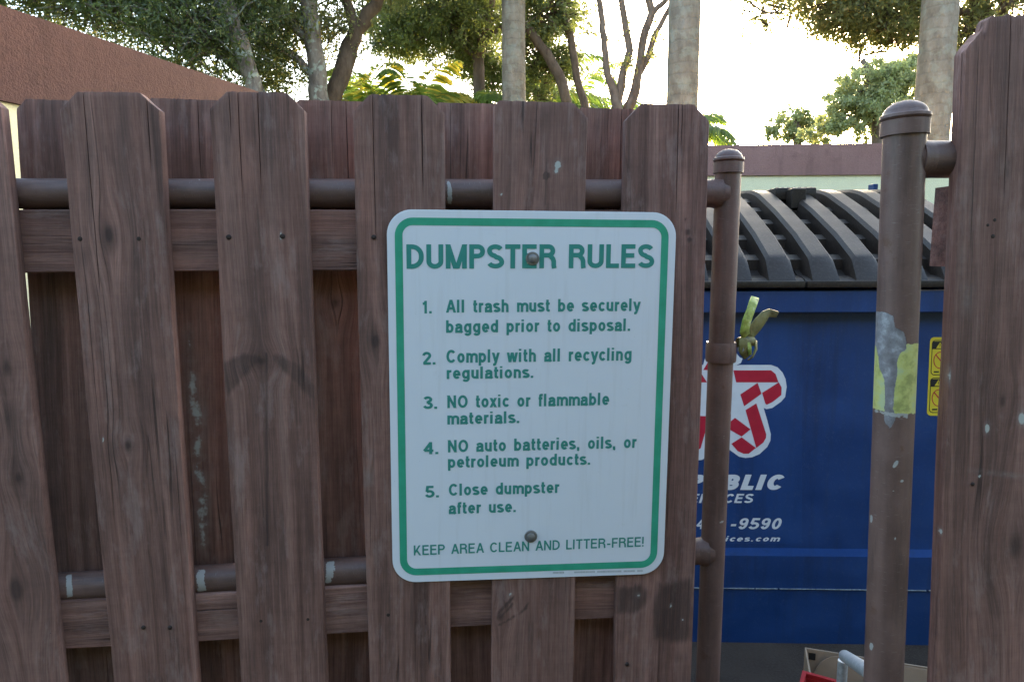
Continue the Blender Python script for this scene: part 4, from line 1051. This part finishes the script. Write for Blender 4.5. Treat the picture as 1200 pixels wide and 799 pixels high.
flap([(.018, yb, BT - .15), (.028, yb, BT - .07), (.045, yb, BT - .03), (.075, yb, BT - .006), (.11, yb, BT + .002), (bw_ - .01, yb, BT + .002), (bw_ - .01, yb - .02, BT - .15)])
bm = bmesh.new(); bbox(bm, (.012, bd_ - .0062, BT - .035), (.032, bd_ - .0052, BT - .012)); frombm('hand_hole', bm, BLACK, box)
# red tub
rt = ZP(943, 787, 1.66); hz_ = rt.z; TYAW = rad(-30); TD = .20
to = rt - Vector((-math.sin(TYAW), math.cos(TYAW), 0)) * TD
tub = empty('red_tub', (to.x, to.y, 0), TYAW, label='red plastic tub on the ground before the cardboard box, only its rim showing', cat='tub')
TW = .22
bm = bmesh.new()
for (a, b_) in (((0, 0, 0), (TW, .005, hz_ - .012)), ((0, TD - .005, 0), (TW, TD, hz_ - .012)), ((0, .005, 0), (.005, TD - .005, hz_ - .012)), ((TW - .005, .005, 0), (TW, TD - .005, hz_ - .012)), ((.005, .005, .004), (TW - .005, TD - .005, .012))): bbox(bm, a, b_)
frombm('tub_wall', bm, REDP, tub)
bm = bmesh.new()
for (a, b_) in (((-.006, -.006, hz_ - .012), (TW + .006, .004, hz_)), ((-.006, TD - .004, hz_ - .012), (TW + .006, TD + .006, hz_)), ((-.006, .0042, hz_ - .012), (.004, TD - .0042, hz_)), ((TW - .004, .0042, hz_ - .012), (TW + .006, TD - .0042, hz_))): bbox(bm, a, b_)
frombm('rim', bm, REDP, tub)
# bent galvanised pipe
pt = empty('bent_pipe', (ZP(989, 790, 1.35).x, 1.35, 0), label='galvanised steel pipe with bent handle in front of the cardboard box', cat='pipe')
b0 = Vector(pt.location); q1 = ZP(988, 772, 1.35) - b0; q2 = ZP(991, 769, 1.33) - b0; q3 = ZP(1020, 788, 1.02) - b0
bm = bmesh.new(); tube(bm, [(q1.x, 0, 0), (q1.x, 0, q1.z - .02), (q1.x, 0, q1.z - .003)], .0102, 20); frombm('stem', bm, GALV, pt, smooth=50)
bm = bmesh.new(); dirn = (q3 - q2).normalized(); tube(bm, [q2 - dirn * .018, q2 - dirn * .010, q3 - dirn * .003, q3], [.010, .0125, .0125, .0108], 24); frombm('handle', bm, GALV, pt, smooth=50)

# ------------------------------------------------------------------ enclosure walls
def wall(name, p0, p1, zb0, zt0, zb1, zt1, label, th=.2, over=.015, cop=None):
    """coping band between zb and zt at the two ends, cream wall below"""
    p0, p1 = Vector(p0), Vector(p1); d = (p1 - p0); L_ = d.length; a = math.atan2(d.y, d.x)
    o = empty(name, (p0.x, p0.y, 0), a, label=label, cat='wall')
    n = 24
    def sheetbox(nm, y0, y1, f0, f1, mat):
        bm = bmesh.new(); rows = []
        for i in range(n + 1):
            x = L_ * i / n; t = i / n; rows.append([bm.verts.new(p) for p in ((x, y0, f0(t)), (x, y0, f1(t)), (x, y1, f1(t)), (x, y1, f0(t)))])
        for A, B in zip(rows, rows[1:]):
            for k in range(4): bm.faces.new((A[k], A[(k + 1) % 4], B[(k + 1) % 4], B[k]))
        bm.faces.new(rows[0][::-1]); bm.faces.new(rows[-1]); bmesh.ops.recalc_face_normals(bm, faces=bm.faces)
        frombm(nm, bm, mat, o)
    lo = lambda t: zb0 + (zb1 - zb0) * t; hi = lambda t: zt0 + (zt1 - zt0) * t
    sheetbox('wall_face', 0, th, lambda t: 0.0, lo, CREAM)
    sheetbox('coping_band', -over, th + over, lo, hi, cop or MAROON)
    return o
HW = CAM_H + .75
a0 = ZP(0, 8, 2.10); k0 = (HW - CAM_H) / (a0.z - CAM_H); A0 = CAM + (a0 - CAM) * k0
a1 = ZP(300, 108, 3.2); k1 = (HW - CAM_H) / (a1.z - CAM_H); A1 = CAM + (a1 - CAM) * k1
print('left wall', A0, A1)
dirw = (A1 - A0); dirw.z = 0; dirw.normalize()
lowz = ZP(2, 121, A0.y).z
BWD = 4.66
e1 = A0 + dirw * ((BWD - A0.y) / dirw.y); s1 = A0 - dirw * .95
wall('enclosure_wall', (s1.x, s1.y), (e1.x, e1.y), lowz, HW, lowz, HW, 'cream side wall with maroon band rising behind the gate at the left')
bt_l = ZP(840, 167, BWD).z; bt_r = ZP(1030, 163, BWD + .01).z; bb = ZP(940, 205, BWD).z
print('back', bt_l, bt_r, bb, HW)
xl_, xr_ = e1.x + .03, 4.6
def ext(x): 
    xa, xb_ = ZP(840, 167, BWD).x, ZP(1030, 163, BWD).x; return bt_l + (bt_r - bt_l) * (x - xa) / (xb_ - xa)
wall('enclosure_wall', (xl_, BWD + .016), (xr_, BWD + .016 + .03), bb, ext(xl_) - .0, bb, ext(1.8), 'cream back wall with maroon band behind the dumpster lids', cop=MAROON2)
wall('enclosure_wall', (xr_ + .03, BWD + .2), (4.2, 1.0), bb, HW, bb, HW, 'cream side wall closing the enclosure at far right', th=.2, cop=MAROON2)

# ------------------------------------------------------------------ trees
def leaves_mesh(name, centers, size, mat, parent, seed, aspect=.45, droop=.35, yellow=.04):
    r = np.random.default_rng(seed); n = len(centers)
    d = r.normal(size=(n, 3)); d[:, 2] -= droop; d /= np.linalg.norm(d, axis=1, keepdims=True)
    q = r.normal(size=(n, 3)); s = np.cross(d, q); s /= np.linalg.norm(s, axis=1, keepdims=True)
    L_ = size * r.uniform(.6, 1.3, (n, 1)); Wd = L_ * aspect
    P = np.stack([centers, centers + d * L_ * .5 + s * Wd * .5, centers + d * L_, centers + d * L_ * .5 - s * Wd * .5], 1).reshape(-1, 3)
    me = bpy.data.meshes.new(name); me.vertices.add(4 * n); me.vertices.foreach_set('co', P.ravel().astype(np.float32))
    me.loops.add(4 * n); me.polygons.add(n); me.loops.foreach_set('vertex_index', np.arange(4 * n)); me.polygons.foreach_set('loop_start', np.arange(0, 4 * n, 4)); me.update()
    t = r.uniform(0, .9, n); t[r.uniform(size=n) < yellow] = 1.0
    a = me.attributes.new('tone', 'FLOAT', 'POINT'); a.data.foreach_set('value', np.repeat(t, 4).astype(np.float32))
    return link(name, me, mat, parent)
def cluster_pts(c, R, n, r, clumps=None, clump=34):
    """leaf positions gathered on twigs inside an ellipsoid"""
    n = int(n * 1.12); nc = clumps or max(6, n // clump)
    d = r.normal(size=(nc, 3)); d /= np.linalg.norm(d, axis=1, keepdims=True)
    cc = np.array(c) + d * np.array(R) * (r.uniform(.03, 1, (nc, 1)) ** .42) * r.uniform(.85, 1.22, (nc, 1))
    k = r.integers(0, nc, n); sp_ = .055 * (np.mean(R) / .6) ** .45
    return cc[k] + r.normal(size=(n, 3)) * sp_ * r.uniform(.4, 1.4, (n, 1)), cc
def tree(label, base_px, D, limbs, crowns, leaf, barkm, size, seed, cat='tree', group=None, nm='tree', aspect=.45, twigs=True, yellow=.04):
    """limbs: lists of (px, py, dD, radius); crowns: (px, py, dD, rx, ry, rz, n)"""
    r = np.random.default_rng(seed)
    b0 = at(base_px, 130, D); root = empty(nm, (b0.x, D, 0), label=label, cat=cat, group=group)
    L0 = Vector(root.location)
    for i, lm in enumerate(limbs):
        pts = [at(x, y, D + dd) - L0 for x, y, dd, _ in lm]; rs = [q[3] for q in lm]
        if i == 0 or lm[0][1] >= 118:
            d = pts[0].copy(); pts = [Vector((pts[0].x * .6, pts[0].y * .6, -.05)), Vector((d.x * .9, d.y * .9, d.z * .5))] + pts; rs = [rs[0] * 1.6, rs[0] * 1.15] + rs
        # densify
        dp, dr = [], []
        for a in range(len(pts) - 1):
            for t in (0, .34, .67):
                p = pts[a].lerp(pts[a + 1], t); p += Vector(r.normal(size=3) * rs[a] * .12 * (t > 0)); dp.append(p); dr.append(rs[a] + (rs[a + 1] - rs[a]) * t)
        dp.append(pts[-1]); dr.append(rs[-1])
        bm = bmesh.new(); tube(bm, dp, dr, 12); frombm('trunk' if i == 0 else 'limb', bm, barkm, root, smooth=70)
    allp = []; tw = bmesh.new()
    for (x, y, dd, rx_, ry_, rz_, n) in crowns:
        c = at(x, y, D + dd) - L0; p, cc = cluster_pts(c, (rx_, ry_, rz_), n, r, clump=34 if size < .09 else 75); allp.append(p)
        if twigs:
            for q in cc[::4]:
                q = Vector(q); s_ = Vector(c) + Vector(r.normal(size=3) * .12); mid = (q + s_) / 2 + Vector(r.normal(size=3) * .05)
                tube(tw, [s_, mid, q], [.016, .010, .004], 4, caps=False)
    if allp:
        leaves_mesh('crown', np.concatenate(allp), size, leaf, root, seed + 1, aspect, yellow=yellow)
        if twigs: frombm('twigs', tw, barkm, root)
    return root
def frond(bm, tones, base, az, el, length, droop, r, lw=.030, ll=.5, n=34, tone=.5):
    """arching feather frond of narrow leaflets"""
    p = Vector(base); pts = []; e = el
    for i in range(15):
        pts.append(p.copy()); st = length / 14
        p = p + Vector((math.cos(az) * math.cos(e), math.sin(az) * math.cos(e), math.sin(e))) * st; e -= droop / 14 * (1 + i * .06)
    for a, b_ in zip(pts[:-1], pts[1:]):
        t = (b_ - a).normalized(); s = t.cross(Vector((0, 0, 1))).normalized() * .012
        f = [bm.verts.new(q) for q in (a - s, a + s, b_ + s, b_ - s)]; bm.faces.new(f); tones += [.6] * 4
    for i in range(n):
        u_ = .12 + .88 * i / (n - 1); k = u_ * 13.99; j = min(13, int(k)); c = pts[j].lerp(pts[j + 1], k - j); t = (pts[j + 1] - pts[j]).normalized()
        s = t.cross(Vector((0, 0, 1))).normalized(); L_ = ll * math.sin(math.pi * min(1, .18 + u_ * .78)) * r.uniform(.8, 1.1)
        for sg in (-1, 1):
            d = (s * sg + t * .55 + Vector((0, 0, -.45 + r.uniform(-.25, .15)))).normalized(); tip = c + d * L_ + Vector((0, 0, -L_ * .18)); mid = c + d * L_ * .5
            wv = t * lw * .5
            f = [bm.verts.new(q) for q in (c - wv * .6, mid - wv, tip, mid + wv)]
            bm.faces.new(f); tn = min(1, max(0, tone + r.uniform(-.35, .35))); tones += [tn] * 4
def palm(label, px, py, D, cx_py=None, rad_=.15, nf=14, fl=2.2, ll=.5, seed=1, top=None, tr0=None, group=None, lw=.03, yellow=.25, lean=0, barkm=None, els=(-.3, 1.2)):
    """palm with its crown centre at pixel (px, py) or, when top is given, that many metres high"""
    r = random.Random(seed)
    c = at(px, py, D); z = top if top else c.z
    root = empty('palm_tree', (c.x + lean, D, 0), label=label, cat='palm tree', group=group); L0 = Vector(root.location)
    bm = bmesh.new(); zs = np.linspace(-.05, z, 16); tp_ = [(( -lean) * (max(0, q) / z) ** 1.3, 0, q) for q in zs]
    tube(bm, tp_, [rad_ * (1.12 - .12 * min(1, q / 2)) * (1 + .012 * math.sin(q * 9 + seed)) if q < z - .5 else rad_ * .9 for q in zs], 24); frombm('trunk', bm, barkm or PALMB, root, smooth=60)
    bm = bmesh.new(); tones = []
    for i in range(nf):
        az = 2 * math.pi * i / nf * 1.618 * 1.0 + r.uniform(-.2, .2); el = els[0] + (els[1] - els[0]) * ((i * .618) % 1) + r.uniform(-.1, .1)
        frond(bm, tones, (-lean, 0, z - .05), az, el, fl * r.uniform(.85, 1.1), 1.5 + r.uniform(-.2, .4), r, lw, ll, tone=1.0 if r.random() < yellow else r.uniform(.25, .7))
    me = bpy.data.meshes.new('crown'); bm.to_mesh(me); bm.free()
    a = me.attributes.new('tone', 'FLOAT', 'POINT'); a.data.foreach_set('value', tones)
    link('crown', me, FROND, root); return root

tree('dark dense tree with a trunk leaning left behind the sloping maroon band', 300, 7.5,
     [[(303, 122, 0, .085), (292, 85, 0, .085), (280, 45, 0, .09), (262, 0, 0, .095), (240, -60, 0, .08), (215, -160, 0, .05)],
      [(312, 122, .3, .05), (300, 95, .3, .05), (255, 60, .3, .045), (190, 20, .2, .04), (60, -60, 0, .03)]],
     [(230, 40, .2, 1.0, 1.0, .62, 15000), (120, 5, .3, 1.3, .9, .42, 12000), (20, -25, 0, .9, .8, .30, 5000), (300, -30, .6, 1.0, 1.0, .8, 9000), (180, -120, .5, 1.6, 1.3, .9, 12000), (320, 60, .8, .5, .6, .5, 2200)],
     LEAF_DARK, BARK_L, .052, 100, aspect=.36)
tree('pale lichen-covered tree trunk with side branch above the third front board', 375, 8.2,
     [[(375, 122, 0, .115), (372, 80, 0, .10), (366, 40, 0, .095), (361, 0, 0, .09), (352, -80, 0, .07), (335, -200, 0, .04)],
      [(370, 92, 0, .045), (350, 70, 0, .042), (325, 52, 0, .036), (296, 40, 0, .028), (250, 10, 0, .018)],
      [(366, 55, 0, .05), (345, 30, 0, .045), (318, 5, 0, .04), (280, -40, 0, .03)]],
     [(320, 88, .4, .45, .6, .42, 2000), (345, 20, .3, .7, .8, .5, 3800), (400, 40, .5, .45, .5, .5, 1400), (390, -90, 0, 1.6, 1.4, .8, 9000), (300, 0, .4, .8, .8, .5, 4000)],
     LEAF_OLIVE, BARK_L, .048, 110, aspect=.45)
tree('dark forked tree trunk curving right beside the lichen-covered one', 395, 8.6,
     [[(388, 122, 0, .10), (398, 95, 0, .105), (408, 62, 0, .11), (418, 35, 0, .085), (440, 8, 0, .075), (452, -30, 0, .06), (470, -120, 0, .04)],
      [(416, 38, 0, .07), (411, 15, 0, .06), (402, -10, 0, .055), (385, -90, 0, .035)]],
     [(430, -100, 0, 1.5, 1.2, .8, 8000), (405, 0, .3, .5, .5, .35, 500), (470, -40, .3, .8, .8, .5, 4000)],
     LEAF_OLIVE, BARK_D, .05, 120)
tree('leafy green tree filling the sky left of the slim grey palm trunk', 560, 10.5,
     [[(562, 124, 0, .09), (561, 80, 0, .085), (563, 55, 0, .08), (575, 0, 0, .07), (580, -100, 0, .05)],
      [(562, 62, 0, .04), (575, 40, 0, .04), (600, 25, 0, .035), (640, -10, 0, .03)], [(560, 70, 0, .05), (530, 40, 0, .04), (490, 0, 0, .03)]],
     [(520, 22, 0, .95, .9, .62, 14000), (478, 42, .3, .62, .6, .40, 6500), (560, 30, .5, .75, .7, .55, 7500), (560, 72, .6, .50, .5, .30, 3200), (450, 20, .6, .5, .5, .4, 3500), (520, -80, 0, 1.5, 1.3, .9, 11000), (580, 92, 1.0, .5, .5, .32, 3800), (440, -10, .3, .5, .5, .3, 2000)],
     LEAF_MID, BARK_G, .055, 130, aspect=.5)
tree('green tree with two thin dark stems right of the slim grey palm trunk', 665, 9.5,
     [[(667, 128, 0, .065), (655, 88, 0, .07), (640, 62, 0, .065), (622, 38, 0, .06), (600, 15, 0, .05), (560, -60, 0, .03)],
      [(687, 132, .1, .055), (676, 92, .1, .05), (668, 40, .1, .05), (660, 5, .1, .045), (650, -90, .1, .03)]],
     [(640, 15, .2, .50, .6, .45, 6500), (628, 62, .5, .42, .5, .36, 4200), (660, 75, .5, .34, .4, .26, 2400), (632, 105, .8, .4, .4, .2, 1500), (668, 18, .3, .26, .4, .22, 1300), (620, -80, 0, 1.2, 1.0, .7, 7000)],
     LEAF_MID, BARK_D, .05, 140, aspect=.5)
tree('bare many-stemmed tree forking against the white sky left of the thick palm trunk', 730, 9.0,
     [[(724, 134, 0, 0.0697), (720, 112, 0, 0.0574), (712, 88, 0, 0.0451), (708, 55, 0, 0.0410), (706, 25, 0, 0.0369), (702, 0, 0, 0.0344), (690, -90, 0, 0.0205)],
      [(724, 118, .05, 0.0574), (729, 90, .05, 0.0508), (738, 60, .05, 0.0476), (733, 30, .05, 0.0426), (728, 0, .05, 0.0369), (720, -90, .1, 0.0246)],
      [(733, 136, .15, 0.0697), (744, 108, .1, 0.0656), (748, 84, .1, 0.0508), (754, 45, .1, 0.0508), (764, 15, .1, 0.0492), (758, -10, .1, 0.0410), (760, -100, .1, 0.0246)],
      [(746, 92, .15, 0.0451), (760, 66, .15, 0.0451), (768, 40, .15, 0.0344), (785, 10, .15, 0.0312), (805, -40, .15, 0.0246)],
      [(763, 17, .1, 0.0369), (775, 6, .1, 0.0328), (786, -6, .1, 0.0287), (810, -50, .1, 0.0205)]],
     [(725, 75, .1, .28, .4, .35, 150), (770, 50, .1, .22, .3, .28, 120), (700, 20, .1, .3, .3, .25, 220), (745, -120, 0, 1.1, 1.0, .6, 6000), (738, 30, .1, .4, .3, .25, 60)],
     LEAF_OLIVE, BARK_G, .055, 150, twigs=False)
tree('broad tree whose drooping brownish foliage hangs over the dumpster at the upper right', 1150, 8.0,
     [[(1165, 160, .6, .12), (1160, 60, .6, .11), (1150, 10, .5, .10), (1120, -60, .4, .08), (1060, -140, .2, .05)],
      [(1150, 20, .5, .05), (1090, 5, .3, .04), (1040, 5, .1, .035), (1000, 0, 0, .025), (960, 10, 0, .015)],
      [(1160, 40, .6, .05), (1180, 5, .6, .05), (1220, -40, .6, .04)]],
     [(1030, 6, 0, .72, .6, .36, 11500), (985, 20, .1, .46, .5, .20, 3600), (1058, 36, .2, .34, .4, .20, 2600), (1020, 48, .3, .3, .4, .12, 900), (1000, -40, 0, 1.3, .9, .5, 7500), (888, 12, 0, .34, .4, .28, 900), (930, -5, 0, .4, .4, .22, 1200), (915, -30, .1, .5, .5, .3, 1700),
      (1135, 40, .5, .32, .4, .42, 3600), (1128, 112, .7, .22, .4, .45, 800), (1180, -10, .3, .6, .6, .42, 3400), (1100, -90, 0, 1.6, 1.2, .7, 9000), (1250, 20, .5, .8, .8, .8, 5000)],
     LEAF_OLIVE, BARK_D, .045, 160, aspect=.45, yellow=.10)
tree('round pale green tree right of the open sky above the back wall', 1030, 17,
     [[(1030, 175, 0, .16), (1028, 130, 0, .14), (1020, 90, 0, .10), (1010, 70, 0, .06)]],
     [(1022, 98, 0, .88, .9, .50, 8000), (990, 128, 0, .55, .6, .45, 3800), (1035, 130, 0, .9, .8, .55, 5000), (968, 150, 0, .5, .5, .25, 1500), (1062, 78, 0, .4, .4, .3, 1500), (1050, 92, 0, .55, .6, .40, 3600), (1025, 140, 0, 1.1, .9, .5, 3200), (1062, 125, .4, .8, .7, .6, 2600)],
     LEAF_PALE, BARK_G, .10, 170, aspect=.4)
tree('smallest pale green tree low above the back wall left of the round one', 935, 22,
     [[(935, 172, 0, .14), (934, 150, 0, .12), (932, 135, 0, .08)]],
     [(928, 142, 0, .6, .6, .46, 3200), (905, 156, 0, .3, .4, .25, 700), (955, 140, 0, .55, .5, .28, 900), (965, 158, 0, .7, .6, .25, 1100), (930, 158, 0, .7, .5, .25, 1100)],
     LEAF_PALE, BARK_G, .12, 180, aspect=.35)
palm('tall slim grey palm trunk standing between the two leafy green trees', 602, 60, 9.0, rad_=.148, top=7.2, seed=3, nf=12, fl=2.4)
palm('tall pale palm trunk at the left edge of the open sky', 801, 60, 7.0, rad_=.153, top=7.5, seed=4, nf=12, fl=2.4)
palm('tall thick palm trunk behind the larger capped gate post', 1098, 60, 7.0, rad_=.163, top=7.6, seed=5, nf=12, fl=2.4)
YG = 'young palms behind the gate'
palm('yellowing young palm low behind the dark forked tree trunk', 430, 124, 9.6, rad_=.08, nf=14, fl=1.15, ll=.42, seed=6, yellow=.45, lw=.05, els=(.2, 1.5))
palm('young palm with orange stalks low below the leafy green tree', 492, 128, 9.3, rad_=.08, nf=14, fl=1.1, ll=.38, seed=7, yellow=.4, lw=.05, els=(.2, 1.5))
palm('young palm with one yellow frond just right of the slim grey palm trunk', 634, 112, 11.5, rad_=.12, nf=14, fl=1.5, ll=.4, seed=8, yellow=.3, lw=.05, els=(-.4, 1.3))
palm('young palm arching low behind the bare many-stemmed tree', 700, 140, 12.0, rad_=.1, nf=9, fl=1.5, ll=.42, seed=9, yellow=.1, lw=.05, els=(.3, 1.1))
palm('small green palm low behind the tall pale palm trunk', 800, 150, 11.5, rad_=.1, nf=9, fl=1.2, ll=.4, seed=10, yellow=.05, lw=.06, els=(.3, 1.3))

# ------------------------------------------------------------------ added leafy screen, unseen behind the viewer, blocks low sky light
hd = empty('added_hedge', (0, -4.6, 0), label='tall dense dark green leafy screen added unseen behind the camera to block low sky', cat='added_hedge')
bm = bmesh.new(); bbox(bm, (-11, -1.3, 0), (11, -.1, 5.7)); frombm('inner_growth', bm, simple('added_hedge_core', (.02, .03, .012), .9), hd)
r_ = np.random.default_rng(55); P_ = r_.uniform((-11.2, -1.5, 0), (11.2, .15, 6.0), (32000, 3)); P_ = P_[(P_[:, 1] > -.25) | (P_[:, 2] > 5.5)]
leaves_mesh('foliage', P_, .16, LEAF_DARK, hd, 56)

palm('young palm with drooping fronds low between the two thin dark stems', 672, 118, 12.5, rad_=.1, nf=12, fl=1.7, ll=.42, seed=16, yellow=.3, lw=.05, els=(-.1, 1.3))
palm('young palm partly hidden low behind the lichen-covered trunk', 545, 130, 9.8, rad_=.08, nf=11, fl=1.0, ll=.42, seed=17, yellow=.25, lw=.05, els=(0, 1.4))
